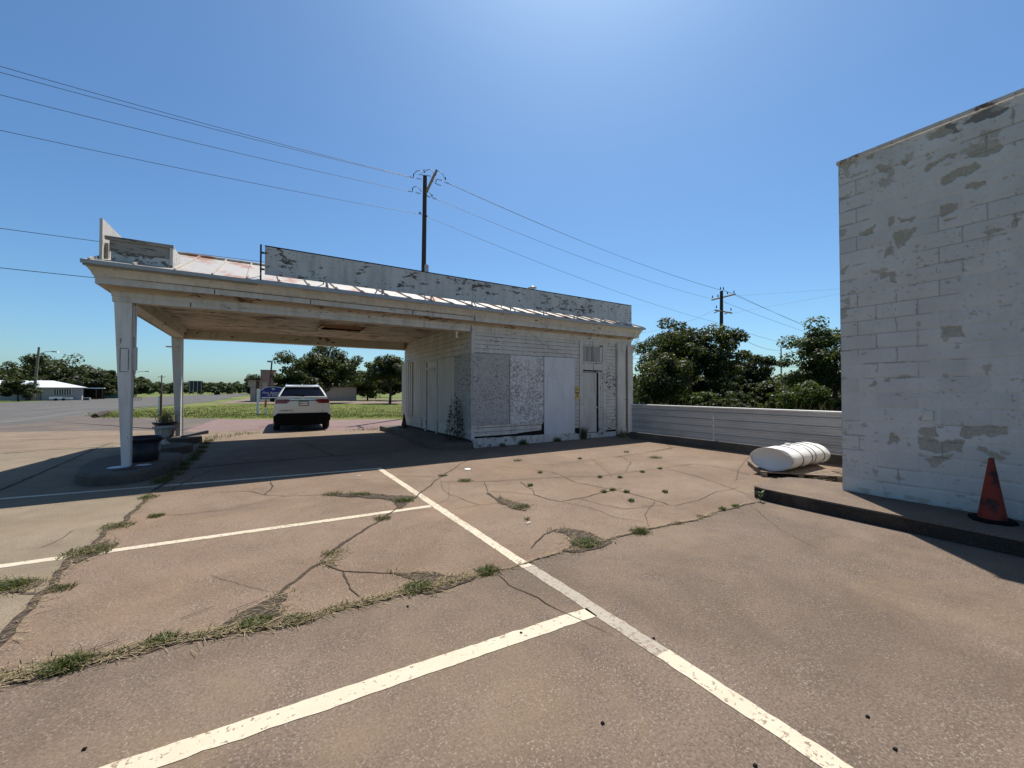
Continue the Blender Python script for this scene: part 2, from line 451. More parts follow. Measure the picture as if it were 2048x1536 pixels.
# joints between the slabs, from their course on the ground
J_MAIN = [G(*p) for p in [(-420, 1475), (-200, 1410), (0, 1362), (60, 1350), (135, 1335), (200, 1318), (290, 1295), (400, 1275), (480, 1262), (560, 1252), (620, 1238), (680, 1215), (750, 1200), (810, 1185), (860, 1175), (930, 1158), (985, 1145), (1050, 1128), (1120, 1108), (1180, 1092), (1230, 1075), (1300, 1060), (1390, 1040), (1440, 1022), (1510, 1005)]]
J_MAIN = jag([p[:2] for p in J_MAIN], .08, .035, 1) + [(6.3, 3.35), (13.5, 3.5)]
J_LEFT = [G(*p)[:2] for p in [(-260, 1470), (-120, 1370), (0, 1290), (50, 1225), (100, 1170), (140, 1120), (170, 1105), (215, 1060), (250, 1040), (290, 1000), (305, 985), (340, 958)]]
J_LEFT = jag(J_LEFT, .08, .04, 2)
iL = min(range(len(J_MAIN)), key=lambda i: (Vector(J_MAIN[i]) - Vector(J_LEFT[0])).length)


def flat(name, pts, mat, z):
    n = len(pts); a = sum(pts[i][0] * pts[(i + 1) % n][1] - pts[(i + 1) % n][0] * pts[i][1] for i in range(n))
    if a < 0: pts = pts[::-1]
    return struct(MB().poly([(p[0], p[1], z) for p in pts]).build(name, mat))


NE = [G(-500, 878)[:2], G(-200, 870)[:2], G(0, 864)[:2], G(240, 861)[:2], G(390, 862)[:2], G(600, 862)[:2], G(760, 860)[:2]]   # near edge of the side street
# near slab
flat('parking_lot_near', [(-14, -9), (13.5, -9)] + J_MAIN[::-1], 'slab_grey', 0)
top_y = 9.2
# brown middle slab and pale slab left of it
endL = J_LEFT[-1]
flat('parking_lot_middle', J_MAIN[iL:] + [(13.5, 14), (5.2, 16.2), (4.1, 16.6)] + [NE[-1], NE[-2], (-.6, 13.5), (-1.1, 11.0)] + J_LEFT[::-1][:-1], 'slab_brown', .0)
flat('parking_lot_left', J_MAIN[:iL + 1] + J_LEFT[1:] + [(-1.1, 11.0), (-.6, 13.5), NE[-2], NE[-3], NE[-4], NE[2], NE[1], NE[0], (-22, 20), (-14, 4)], 'slab_pale', .0)
# lighter concrete apron by the street
flat('apron', [G(-300, 930)[:2], G(0, 905)[:2], G(240, 888)[:2], G(420, 884)[:2], G(600, 877)[:2], G(745, 869)[:2]] + NE[::-1][0:], 'apron_concrete', .004)
# streets
hw = [(-75, 18)] + [G(-500, 878)[:2], G(-150, 866)[:2], G(0, 857)[:2], G(110, 846)[:2], G(172, 832)[:2], G(205, 822)[:2], G(300, 812)[:2], G(420, 803)[:2], G(470, 794)[:2], G(508, 787.5)[:2], G(488, 787)[:2], G(240, 796)[:2], G(0, 805)[:2], G(-300, 815)[:2], (-90, 40)]
flat('highway', hw, 'asphalt_worn', -.02)
flat('side_street', [G(-500, 880)[:2]] + [p for p in NE[1:5]] + [G(362, 862)[:2], G(438, 837)[:2], G(200, 834)[:2], G(165, 830)[:2], G(100, 842)[:2], G(0, 852)[:2], G(-200, 864)[:2]], 'asphalt_reddish', -.014)
flat('brick_street', [G(362, 863)[:2], NE[4], NE[5], NE[6], G(900, 858)[:2], G(1100, 853)[:2], G(1500, 846)[:2], G(1500, 832)[:2], G(1000, 836)[:2], G(805, 838)[:2], G(600, 839.5)[:2], G(435, 837.5)[:2]], 'brick_paving', -.010)
flat('lawn', [G(168, 827)[:2], G(230, 822)[:2], G(330, 814)[:2], G(450, 808)[:2], G(600, 806)[:2], G(800, 805)[:2], G(1100, 806)[:2], G(1100, 837)[:2], G(900, 838)[:2], G(600, 839.5)[:2], G(435, 838)[:2], G(200, 834)[:2]], 'grass_ground', -.026)
flat('gravel_strip', [G(430, 806.5)[:2], G(505, 795)[:2], G(560, 800)[:2], G(900, 800.5)[:2], G(900, 806.5)[:2], G(600, 807)[:2]], 'gravel', -.022)
flat('far_path', [G(700, 798.5)[:2], G(760, 799)[:2], G(830, 800.5)[:2], G(830, 799.5)[:2], G(760, 797.5)[:2], G(705, 797.3)[:2]], 'gravel', -.018)
# pale wear bands on the highway
hwl = MB()
for (a, b, wd) in [((0, 845), (170, 822), .35), ((20, 830), (240, 808), .25), ((205, 824), (430, 801), .18), ((60, 818), (200, 808), .4)]:
    pa, pb = Vector(G(*a)), Vector(G(*b)); d = (pb - pa).normalized(); n_ = Vector((-d.y, d.x, 0)) * wd
    hwl.quad(*[(q.x, q.y, -.016) for q in (pa - n_, pb - n_, pb + n_, pa + n_)])
struct(hwl.build('road_seam', 'seam_grey'))

# painted parking lines
def strip(mb, a, b, wd, z):
    a, b = Vector(a[:2]), Vector(b[:2]); n = max(2, int((b - a).length / .05)); d = (b - a).normalized(); p = Vector((-d.y, d.x)) * wd / 2
    L = []; Rr = []
    for i in range(n + 1):
        c = a.lerp(b, i / n); e = [mnoise.noise(Vector((c.x * 9, c.y * 9, k * 5))) * .008 + mnoise.noise(Vector((c.x * 31, c.y * 31, k * 9))) * .006 for k in (1, 2)]
        L.append((c.x + p.x * (1 + e[0] / wd * 2), c.y + p.y * (1 + e[0] / wd * 2), z)); Rr.append((c.x - p.x * (1 + e[1] / wd * 2), c.y - p.y * (1 + e[1] / wd * 2), z))
    for i in range(n): mb.quad(Rr[i], Rr[i + 1], L[i + 1], L[i])


for strokes in ([((2.085, .2), (2.085, 1.60), .115)], [((2.06, 3.02), (2.06, 8.48), .105)], [(G(1183, 1224), (-.41, 2.32), .118), ((-.41, 2.32), (-5, 2.55), .118)], [((2.0, 5.31), G(0, 1133), .105), (G(0, 1133), (-6.5, 5.9), .105)], [((2.0, 8.43), G(0, 998), .10), (G(0, 998), (-6.5, 9.4), .10)]):
    ln = MB()
    for a, b, wd in strokes: strip(ln, a, b, wd, .003)
    struct(ln.build('parking_line', 'paint_line'))
ln = MB(); strip(ln, (2.083, 1.60), (2.07, 3.02), .115, .003); struct(ln.build('parking_line', 'paint_line_faded'))

# ------------------------------------------------------------------ cracks, debris and grass
CR = []   # (points px, width px at 2048, dirt?)
def crack(pts, w0, w1=None, z=.0): CR.append(([G(*p)[:2] for p in pts], w0 * 1.35, (w1 if w1 is not None else w0) * 1.35))


crack([(560, 1240), (520, 1225), (560, 1185), (600, 1155), (640, 1125), (660, 1105), (690, 1085), (760, 1040), (830, 995), (880, 955), (920, 930), (950, 912), (985, 898)], .035, .008)
crack([(645, 1128), (690, 1142), (740, 1146), (790, 1148)], .02, .012); crack([(685, 1142), (700, 1170), (712, 1192), (722, 1198)], .022, .008)
crack([(790, 953), (830, 952), (875, 955)], .012); crack([(878, 963), (940, 964), (1000, 962), (1075, 957), (1130, 954), (1200, 953), (1250, 946), (1320, 937), (1390, 928)], .016, .01)
crack([(975, 985), (990, 997), (1005, 1008), (1030, 1017), (1062, 1014)], .05, .02); crack([(970, 965), (975, 985)], .012)
crack([(1040, 963), (1065, 980), (1068, 990), (1100, 1000), (1120, 1004), (1160, 997), (1210, 985), (1245, 976)], .012)
crack([(1130, 955), (1150, 965), (1185, 972), (1250, 985), (1310, 1000), (1345, 1012)], .012); crack([(1120, 1004), (1180, 1015), (1230, 1035), (1290, 1045)], .008, .005)
crack([(1060, 1100), (1075, 1080), (1095, 1065), (1115, 1058)], .015, .02); crack([(1060, 1000), (960, 1010), (900, 1020)], .006)
crack([(0, 1383), (60, 1365), (130, 1345), (200, 1330), (270, 1312), (340, 1295)], .010, .007); crack([(990, 1148), (1020, 1170), (1060, 1190), (1100, 1212), (1150, 1235), (1200, 1262), (1230, 1275)], .007, .004)
crack([(0, 1017), (90, 1008), (180, 998), (290, 990)], .007); crack([(290, 1032), (360, 1030), (470, 1017), (540, 1000), (600, 985)], .008, .004)
crack([(420, 985), (500, 983), (530, 990), (570, 993), (640, 990)], .010); crack([(530, 990), (545, 975), (540, 960)], .02, .01)
crack([(70, 1100), (110, 1085), (150, 1060)], .006); crack([(30, 1190), (90, 1188), (130, 1180)], .012); crack([(900, 963), (895, 1000), (860, 1013)], .004)
crack([(0, 982), (60, 955), (130, 925), (190, 898), (225, 885)], .05, .03); crack([(390, 936), (470, 928), (560, 921), (640, 914), (740, 906), (800, 900)], .07, .03)
crack([(600, 883), (625, 893), (650, 905), (668, 912)], .02); crack([(330, 985), (390, 955), (430, 938)], .02); crack([(330, 955), (380, 945)], .02)
crack([(0, 908), (100, 900), (230, 893)], .05); crack([(40, 880), (140, 878)], .06, .02); crack([(1290, 905), (1350, 895), (1420, 893), (1500, 900)], .015)
crack([(1330, 937), (1400, 955), (1460, 975), (1500, 990)], .010); crack([(1500, 912), (1480, 935), (1470, 965)], .008); crack([(1230, 915), (1300, 905), (1345, 897), (1330, 885)], .012)
crack([(1000, 925), (1100, 930), (1200, 918), (1265, 908)], .007); crack([(1180, 915), (1210, 940), (1225, 955)], .006)
crack([(1130, 954), (1105, 945), (1060, 938), (1010, 934)], .010); crack([(1250, 945), (1262, 925), (1240, 912)], .010); crack([(1345, 1012), (1400, 1000), (1430, 985), (1480, 975)], .008); crack([(1160, 997), (1200, 1010), (1250, 1018), (1330, 1010)], .008)
crack([(1068, 990), (1020, 985), (980, 983)], .008); crack([(960, 1010), (930, 1000), (890, 985), (880, 963)], .006); crack([(700, 960), (760, 958), (800, 957)], .010); crack([(1390, 928), (1440, 935), (1500, 950)], .010)
crack([(1300, 1060), (1290, 1030), (1310, 1000)], .006); crack([(540, 1185), (480, 1170), (420, 1150)], .004, .003); crack([(1500, 1010), (1560, 1060), (1640, 1100)], .004, .003)
dirt = MB(); straw = []
def put_strip(pts, w0, w1, z, seed):
    pts = jag(pts, .06, .03, seed); n = len(pts); L = []; Q = []
    for i, p in enumerate(pts):
        a = Vector(pts[max(0, i - 1)]); b = Vector(pts[min(n - 1, i + 1)]); d = (b - a).normalized() if (b - a).length > 1e-6 else Vector((1, 0)); nn = Vector((-d.y, d.x))
        ww = (w0 + (w1 - w0) * i / max(1, n - 1)) * (.55 + .9 * abs(mnoise.noise(Vector((p[0] * 3, p[1] * 3, seed)))))
        if i in (0, n - 1): ww *= .2
        L.append((p[0] + nn.x * ww / 2, p[1] + nn.y * ww / 2, z)); Q.append((p[0] - nn.x * ww / 2, p[1] - nn.y * ww / 2, z))
    for i in range(n - 1): dirt.quad(Q[i], Q[i + 1], L[i + 1], L[i])


for i, (p, a, b) in enumerate(CR): put_strip(p, a, b, .0055, i + 3)
mj = [(p, None) for p in J_MAIN]
# width profile of the main joint
def jw(p):
    x = p[0]
    if x < -2.2: return .10
    if x < -.1: return .17
    if x < 1.2: return .12
    if x < 1.55: return .07
    return .02 if x < 3.2 else .035
seg = [p for p in J_MAIN if -7 < p[0] < 6.25]
for i in range(len(seg) - 1):
    a, b = Vector(seg[i]), Vector(seg[i + 1]); d = b - a
    if d.length < 1e-6: continue
    nn = Vector((-d.y, d.x)).normalized()
    w0, w1 = [jw(q) * (.6 + .7 * abs(mnoise.noise(Vector((q[0] * 2.3, q[1] * 2.3, 3))) * 1.6)) for q in (seg[i], seg[i + 1])]
    dirt.quad((a.x - nn.x * w0 * .4, a.y - nn.y * w0 * .4, .0060), (b.x - nn.x * w1 * .4, b.y - nn.y * w1 * .4, .0060), (b.x + nn.x * w1 * .6, b.y + nn.y * w1 * .6, .0060), (a.x + nn.x * w0 * .6, a.y + nn.y * w0 * .6, .0060))
seg2 = J_LEFT
for i in range(len(seg2) - 1):
    a, b = Vector(seg2[i]), Vector(seg2[i + 1]); d = b - a
    if d.length < 1e-6: continue
    nn = Vector((-d.y, d.x)).normalized(); w0, w1 = [.05 + .05 * abs(mnoise.noise(Vector((q[0] * 2, q[1] * 2, 8)))) for q in (a, b)]
    dirt.quad((a.x - nn.x * w0 * .5, a.y - nn.y * w0 * .5, .0060), (b.x - nn.x * w1 * .5, b.y - nn.y * w1 * .5, .0060), (b.x + nn.x * w1 * .5, b.y + nn.y * w1 * .5, .0060), (a.x + nn.x * w0 * .5, a.y + nn.y * w0 * .5, .0060))
# bare earth patches where the slab has broken away
def patch(pts, amp=.05, seed=5):
    q = jag([G(*p)[:2] for p in pts] + [G(*pts[0])[:2]], .05, amp, seed)[:-1]
    n = len(q); a = sum(q[i][0] * q[(i + 1) % n][1] - q[(i + 1) % n][0] * q[i][1] for i in range(n))
    dirt.poly([(p[0], p[1], .0066) for p in (q if a > 0 else q[::-1])])


PATCHES = [[(780, 1146), (840, 1143), (900, 1152), (960, 1150), (935, 1165), (870, 1185), (820, 1190), (800, 1175), (830, 1165), (810, 1152)],
           [(1100, 1062), (1130, 1056), (1180, 1068), (1222, 1083), (1200, 1095), (1150, 1106), (1128, 1104), (1150, 1085), (1135, 1072)],
           [(470, 1235), (540, 1195), (575, 1185), (560, 1225), (600, 1240), (520, 1262), (440, 1275), (420, 1262)],
           [(640, 990), (700, 985), (770, 990), (835, 995), (800, 1018), (780, 1000), (700, 994)], [(995, 992), (1015, 1000), (1062, 1012), (1050, 1022), (1020, 1016), (1000, 1006)],
           [(640, 1128), (670, 1108), (690, 1100), (670, 1118), (660, 1132)], [(0, 1345), (80, 1325), (150, 1320), (120, 1345), (40, 1358), (0, 1366)],
           [(0, 1160), (60, 1158), (90, 1165), (50, 1185), (0, 1190)], [(135, 1115), (170, 1098), (225, 1080), (215, 1100), (160, 1125)]]
for i, p in enumerate(PATCHES): patch(p, .05, i + 20)
tag(dirt.build('crack_dirt', 'dirt'), kind='stuff')


def blades(spots, n, h, spread, lean=.5, wd=.006):
    """grass blades (two quads each) round a list of ground points"""
    out = []
    S = np.array([s[:2] for s in spots])
    nz = np.clip(RNG.normal(0, spread, (n, 2)), -1.7 * spread, 1.7 * spread)
    idx = RNG.integers(0, len(S), n)
    base = np.zeros((n, 3)); base[:, :2] = S[idx] + nz
    ang = RNG.uniform(0, 2 * np.pi, n); hh = h * RNG.uniform(.35, 1.15, n); ln_ = lean * RNG.uniform(.2, 1.3, n) * hh
    d = np.stack([np.cos(ang), np.sin(ang), 0 * ang], 1); a2 = RNG.uniform(0, 2 * np.pi, n); s = np.stack([np.cos(a2), np.sin(a2), 0 * ang], 1) * (wd * RNG.uniform(.6, 1.3, n))[:, None]
    m1 = base + d * (ln_ * .35)[:, None]; m1[:, 2] += hh * .62; t = base + d * ln_[:, None]; t[:, 2] += hh
    q1 = np.stack([base - s, base + s, m1 + s * .8, m1 - s * .8], 1); q2 = np.stack([m1 - s * .8, m1 + s * .8, t + s * .15, t - s * .15], 1)
    return np.concatenate([q1, q2], 1).reshape(-1, 3)


# dry straw and small growth along the wide joints: one countless mass
allv = []
for i in range(5200):
    k = random.random()
    if k < .60:
        p = random.choice([q for q in (seg[random.randrange(len(seg))],)]); ww = jw(p) * .55
        if ww < .03 and random.random() < .8: continue
    elif k < .72: p = random.choice(J_LEFT); ww = .05
    else:
        pp = random.choice(PATCHES); a, b = random.sample(pp, 2); t = random.random(); p = G(a[0] + (b[0] - a[0]) * t, a[1] + (b[1] - a[1]) * t); ww = .05
    x, y = p[0] + random.gauss(0, ww * .8), p[1] + random.gauss(0, ww * .45)
    a = random.gauss(-.1, .7); L = random.uniform(.02, .11); wd = random.uniform(.0009, .0022); z = .008 + random.random() * .012; dz = random.uniform(-.004, .012)
    dx, dy = math.cos(a) * L, math.sin(a) * L; nx, ny = -math.sin(a) * wd, math.cos(a) * wd
    allv += [(x - nx, y - ny, z), (x + dx - nx, y + dy - ny, z + dz), (x + dx + nx, y + dy + ny, z + dz), (x + nx, y + ny, z)]
tag(np_mesh('straw_litter', np.array(allv), 4, 'dry_straw'), kind='stuff')
cg = [p for p in seg if jw(p) > .06]; sp = cg
pv = [G(*q) for pp in PATCHES for q in pp]
tag(np_mesh('crack_grass', np.concatenate([blades(sp, 1100, .04, .03, 1.0, .003), blades(pv, 600, .035, .04, 1.0, .003)]), 4, 'grass_blade'), kind='stuff')
sh = [G(u, v)[:2] for u, v in [(320, 965), (335, 960), (350, 950), (362, 940), (372, 930), (385, 920), (392, 912), (400, 905), (405, 896), (412, 888), (418, 883)]]
tag(np_mesh('island_grass', np.concatenate([blades(sh, 1500, .10, .07, .9, .004), blades([G(u, v)[:2] for u, v in [(440, 874), (470, 870), (500, 868), (425, 878), (740, 860), (715, 861), (752, 860)]], 350, .12, .25, .8, .006)]), 4, 'grass_blade'), kind='stuff')

TUFTS = [
 ((25, 1175), 260, .16, .10, 'large green grass tuft at the left picture edge on the pale slab'),
 ((180, 1103), 380, .10, .16, 'long grass clump lying over the pale slab joint beside the middle parking line'),
 ((125, 1178), 90, .08, .07, 'small dark grass clump in the pale slab joint below the long clump'),
 ((135, 1335), 260, .17, .075, 'spiky green grass tuft in the wide joint at the lower left'),
 ((297, 996), 150, .13, .10, 'bright grass tuft at the edge of the canopy shadow on the pale slab joint'),
 ((312, 1033), 160, .09, .07, 'small grass tuft on a thin crack right of the pale slab joint'),
 ((235, 1053), 220, .08, .13, 'flat grass clump in the pale slab joint above the long clump'),
 ((665, 989), 130, .08, .12, 'low grass strip, left end of the green crescent near the shadow'),
 ((720, 990), 170, .10, .12, 'low grass strip, middle of the green crescent near the shadow'),
 ((808, 1002), 240, .12, .11, 'thick grass clump at the right end of the crescent, touching the long white line'),
 ((765, 1038), 110, .10, .08, 'grass tuft just below the middle parking line on the long diagonal crack'),
 ((930, 962), 150, .11, .11, 'round grass tuft on the crack right of the long white line near the shadow'),
 ((885, 952), 120, .08, .07, 'tiny grass sprig where the diagonal crack meets the shadow edge'),
 ((1043, 1015), 150, .11, .09, 'grass tuft on broken concrete in the middle of the lot'),
 ((1055, 1040), 20, .15, .03, 'thin single weed below the middle tuft'),
 ((1172, 1088), 420, .11, .12, 'widest dark green clump filling a broken slab corner right of the white line'),
 ((1280, 1065), 200, .15, .09, 'tall green tuft on the main joint right of the widest clump'),
 ((1355, 1048), 40, .06, .05, 'small weed on the main joint between the tall tuft and the step'),
 ((1400, 1034), 40, .05, .05, 'small weed on the main joint nearest the raised step'),
 ((975, 1144), 230, .11, .085, 'dark grass tuft on the main joint just left of the white line'),
 ((835, 1178), 330, .10, .09, 'bright grass clump at the broken slab corner left of the white line'),
 ((510, 1250), 200, .11, .08, 'green tuft in the straw filled wide joint'),
 ((590, 1240), 120, .08, .07, 'small green tuft right of the straw filled stretch of the joint'),
 ((320, 1282), 130, .09, .07, 'small green tuft left of the straw filled stretch of the joint'),
 ((660, 1108), 90, .06, .07, 'dry tuft at the fork of the diagonal crack'),
 ((1036, 922), 60, .14, .08, 'bright weed at the edge of the building shadow'),
 ((1310, 916), 160, .13, .12, 'dry weed clump near the pale far corner of the lot'),
 ((1253, 905), 40, .15, .06, 'green weed at the shadow edge by the building corner'),
]
for (uv, n, h, sp_, lab) in TUFTS:
    c = G(*uv); v_ = blades([(0, 0)], n, h * .37, sp_ * .52, 1.5, .0032)
    v_[:, 0] *= 1.25
    dry = 'dry' in lab
    v_ = np.concatenate([v_, blades([(0, 0)], n, .022, sp_ * .6, 1.3, .003)])
    t = np_mesh('grass_tuft', v_, 4, 'grass_dry' if dry else ('grass_mixed' if len(lab) % 3 == 0 else 'grass_blade'), loc=(c[0], c[1], .004)); t.rotation_euler = (0, 0, -.15)
    tag(t, lab, 'grass tuft', 'grass tufts growing in the parking lot cracks')
for i, uv in enumerate([(1263, 1003), (1252, 985), (1225, 981), (1208, 985), (1240, 956), (1200, 955), (1080, 946), (1060, 972), (1285, 945), (1320, 938), (1472, 1014), (1445, 1020), (1160, 918), (1330, 985)]):
    c = G(*uv); t = np_mesh('weed_sprig', blades([(0, 0)], 110, .04, .024, 1.0, .004), 4, 'weed_leaf', loc=(c[0], c[1], .004))
    tag(t, 'tiny round weed sprig in a hairline crack in front of the white fence', 'weed', 'tiny weed sprigs in the hairline cracks')

# bits of litter
def litter(uv, lab, kind):
    c = G(*uv); mb = MB()
    if kind == 'lid': mb.lathe([(0, .012), (.055, .012), (.065, .006), (.065, 0)], n=18); nm = 'cup_lid'; cat = 'lid'
    elif kind == 'butt': mb.tube([(-.035, 0, .008), (.035, .02, .008)], .006, 8); nm = 'cigarette_butt'; cat = 'cigarette butt'
    elif kind == 'stick': mb.tube([(-.09, -.03, .008), (0, .0, .012), (.09, .04, .008)], .0025, 6); nm = 'twig'; cat = 'twig'
    else: mb.hexa([(-.02, -.015, 0), (.02, -.02, 0), (.025, .015, 0), (-.015, .02, 0)], [(-.012, -.01, .015), (.012, -.01, .018), (.014, .01, .014), (-.01, .01, .016)]); nm = 'pebble'; cat = 'pebble'
    o = mb.build(nm, {'lid': 'litter_white', 'butt': 'litter_white', 'stick': 'dry_twig', 'peb': 'hole_dark'}[kind], loc=(c[0], c[1], .004)); tag(o, lab, cat); return o


litter((935, 939), 'flat white cup lid near the shadow edge', 'lid'); litter((718, 953), 'white cigarette butt left of the long line at the shadow edge', 'butt')
litter((1058, 1048), 'white cigarette butt right of the long white line', 'butt'); litter((395, 1228), 'thin brown twig left of the straw filled joint', 'stick')
litter((195, 1298), 'dark broken twig beside the wide joint at lower left', 'stick'); litter((487, 1215), 'upright looking twig by the straw filled joint', 'stick')
for uv, lab in [((1735, 1435), 'largest black pebble on the lower right concrete'), ((1205, 1448), 'black pebble between the stall line and the long line'), ((1510, 1533), 'black pebble at the bottom edge right of the middle'),
                ((1790, 1500), 'black pebble lowest on the right concrete'), ((1307, 1278), 'dark pebble lying on the faded stretch of the long line'), ((815, 1214), 'dark pebble below the main joint'),
                ((1042, 1267), 'dark pebble on the near stall line'), ((168, 1500), 'dark chip on the near slab at lower left')]:
    o = litter(uv, lab, 'peb'); o.scale = (.42, .42, .42); o['group'] = 'dark pebbles scattered on the concrete'

# ================================================================== GAS STATION
GX0, GX1, GY0, GY1 = -2.33, 11.45, 10.06, 16.35
gs = empty('gas_station', (4.97, 10.06, 0), 'abandoned white wooden filling station with boarded walls and a drive-through canopy', 'gas station')
gl = (4.97, 10.06, 0)
def gp(mb, name, mat, parent=None, **kw):
    local(mb, gl); o = mb.build(name, mat, parent or gs, **kw); return o


LAPS = MB()  # thin dark lines along the lower front edge of each siding board
def clap(mb, p0, p1, z0, z1, nrm, sp=.118, out=.018):
    n = max(1, round((z1 - z0) / sp)); sp = (z1 - z0) / n; d = Vector((p1[0] - p0[0], p1[1] - p0[1])); L = d.length; d.normalize(); k = max(1, int(L / .16))
    for i in range(n):
        for j in range(k):
            h = .0060 + .006 * mnoise.noise(Vector((i * 7.1 + z0, j * .45, p0[0])))
            if h < .0015: continue
            q = [(p0[0] + d.x * L * t / k + nrm[0] * (out + .001), p0[1] + d.y * L * t / k + nrm[1] * (out + .001)) for t in (j, j + 1)]; zz = z0 + i * sp
            LAPS.quad((q[0][0], q[0][1], zz), (q[1][0], q[1][1], zz), (q[1][0], q[1][1], zz + h), (q[0][0], q[0][1], zz + h))
    for i in range(n):
        za, zb = z0 + i * sp, z0 + (i + 1) * sp
        a0 = (p0[0] + nrm[0] * out, p0[1] + nrm[1] * out, za); a1 = (p1[0] + nrm[0] * out, p1[1] + nrm[1] * out, za)
        b0 = (p0[0] + nrm[0] * .002, p0[1] + nrm[1] * .002, zb); b1 = (p1[0] + nrm[0] * .002, p1[1] + nrm[1] * .002, zb)
        mb.quad(a0, a1, b1, b0); mb.quad((p0[0], p0[1], za), (p1[0], p1[1], za), a1, a0)


# core walls
mb = MB(); mb.box(5.0, 11.42, 10.09, 10.16, .05, 3.5); mb.box(5.0, 5.08, 10.16, 16.3, .05, 3.5); mb.box(11.34, 11.42, 10.16, 16.3, .05, 3.5); mb.box(5.08, 11.34, 16.22, 16.3, .05, 3.5)
core = gp(mb, 'inner_wall', 'hole_dark')
mb = MB()
clap(mb, (5.06, 10.09), (8.95, 10.09), 2.55, 3.27, (0, -1)); clap(mb, (5.06, 10.09), (7.4, 10.09), .30, .66, (0, -1), .12); clap(mb, (8.6, 10.09), (8.95, 10.09), .36, 2.56, (0, -1))
clap(mb, (5.06, 10.09), (8.7, 10.09), .66, 2.55, (0, -1))
gp(mb, 'siding', 'paint_siding')
mb = MB(); clap(mb, (10.14, 10.09), (10.66, 10.09), .22, 3.27, (0, -1)); gp(mb, 'siding', 'paint_siding_worn')['label'] = 'badly flaking strip of siding right of the door'
mb = MB(); clap(mb, (4.998, 16.3), (4.998, 10.12), 2.5, 3.55, (-1, 0), .155); clap(mb, (4.998, 16.3), (4.998, 10.12), .2, 2.5, (-1, 0), .15); gp(mb, 'siding', 'paint_siding')
mb = MB(); clap(mb, (11.422, 10.12), (11.422, 16.3), .2, 3.3, (1, 0)); clap(mb, (11.40, 16.302), (5.0, 16.302), .2, 3.3, (0, 1)); gp(mb, 'siding', 'paint_siding')
gp(LAPS, 'lap_lines', 'dark_line')
mb = MB(); mb.box(4.97, 5.06, 10.062, 10.15, .2, 3.26); gp(mb, 'corner_board', 'paint_trim', bevel=.004)
# foundation
mb = MB(); n = 40
for i in range(n):
    xa, xb = 5.0 + (11.4 - 5.0) * i / n, 5.0 + (11.4 - 5.0) * (i + 1) / n
    f = lambda x: 10.0 + .03 * mnoise.noise(Vector((x * 2.1, 0, 0))) + .02 * mnoise.noise(Vector((x * 9, 0, 4)))
    g_ = lambda x: .255 - .010 * (x - 5) - (.04 if x > 8.8 else 0) + .02 * mnoise.noise(Vector((x * 3, 5, 0)))
    if xb > 10.62: continue
    mb.hexa([(xa, f(xa), -.02), (xb, f(xb), -.02), (xb, 10.2, -.02), (xa, 10.2, -.02)], [(xa, f(xa) + .02, g_(xa)), (xb, f(xb) + .02, g_(xb)), (xb, 10.2, g_(xb)), (xa, 10.2, g_(xa))])
gp(mb, 'foundation', 'paint_foundation')
mb = MB(); mb.box(10.62, 11.5, 10.03, 10.2, -.02, .05); mb.box(11.36, 11.5, 10.19, 16.3, -.02, .2); gp(mb, 'foundation', 'dirt'); mb = MB(); mb.box(4.94, 5.06, 10.2, 16.3, -.02, .22); gp(mb, 'foundation', 'dirt')
# rotted dark gap under the panels
mb = MB(); mb.hexa([(6.5, 10.056, .30), (7.44, 10.056, .29), (7.44, 10.08, .29), (6.5, 10.08, .30)], [(6.5, 10.056, .325), (7.44, 10.056, .375), (7.44, 10.08, .375), (6.5, 10.08, .325)]); mb.hexa([(7.40, 10.055, .37), (7.46, 10.055, .37), (7.46, 10.08, .37), (7.40, 10.08, .37)], [(7.44, 10.055, .60), (7.46, 10.055, .60), (7.46, 10.08, .60), (7.44, 10.08, .60)]); gp(mb, 'rot_hole', 'hole_dark'); mb = MB(); mb.box(8.72, 8.93, 10.066, 10.08, .18, .32); gp(mb, 'rot_hole', 'hole_dark')
# plywood panels on the side wall
def panel(name, x0, x1, z0, z1, mat, y=10.045, th=.02, lab=None):
    mb = MB(); j = [mnoise.noise(Vector((x0 * 3 + k, z0, k * 2.2))) * .012 for k in range(4)]
    mb.hexa([(x0, y, z0 + j[0]), (x1, y, z0 + j[1]), (x1, y + th, z0 + j[1]), (x0, y + th, z0 + j[0])], [(x0 + j[2] * .3, y, z1 + j[2] * .5), (x1, y, z1 + j[3] * .5), (x1, y + th, z1 + j[3] * .5), (x0 + j[2] * .3, y + th, z1 + j[2] * .5)])
    o = gp(mb, name, mat, bevel=.003)
    if lab: o['label'] = lab
    return o


panel('plywood_panel', 4.985, 6.205, .63, 2.65, 'osb_grey', lab='grey weathered chipboard panel at the corner'); panel('plywood_panel', 6.225, 7.455, .61, 2.65, 'osb_white', 10.041, lab='white chipboard panel with dark flakes')
panel('plywood_panel', 7.475, 8.715, .16, 2.66, 'paint_smooth', 10.035, .022, lab='smooth pale plywood panel reaching down to the foundation')
mb = MB(); mb.box(5.06, 7.42, 10.058, 10.07, .55, .615); gp(mb, 'sill_board', 'paint_siding_worn', bevel=.003)
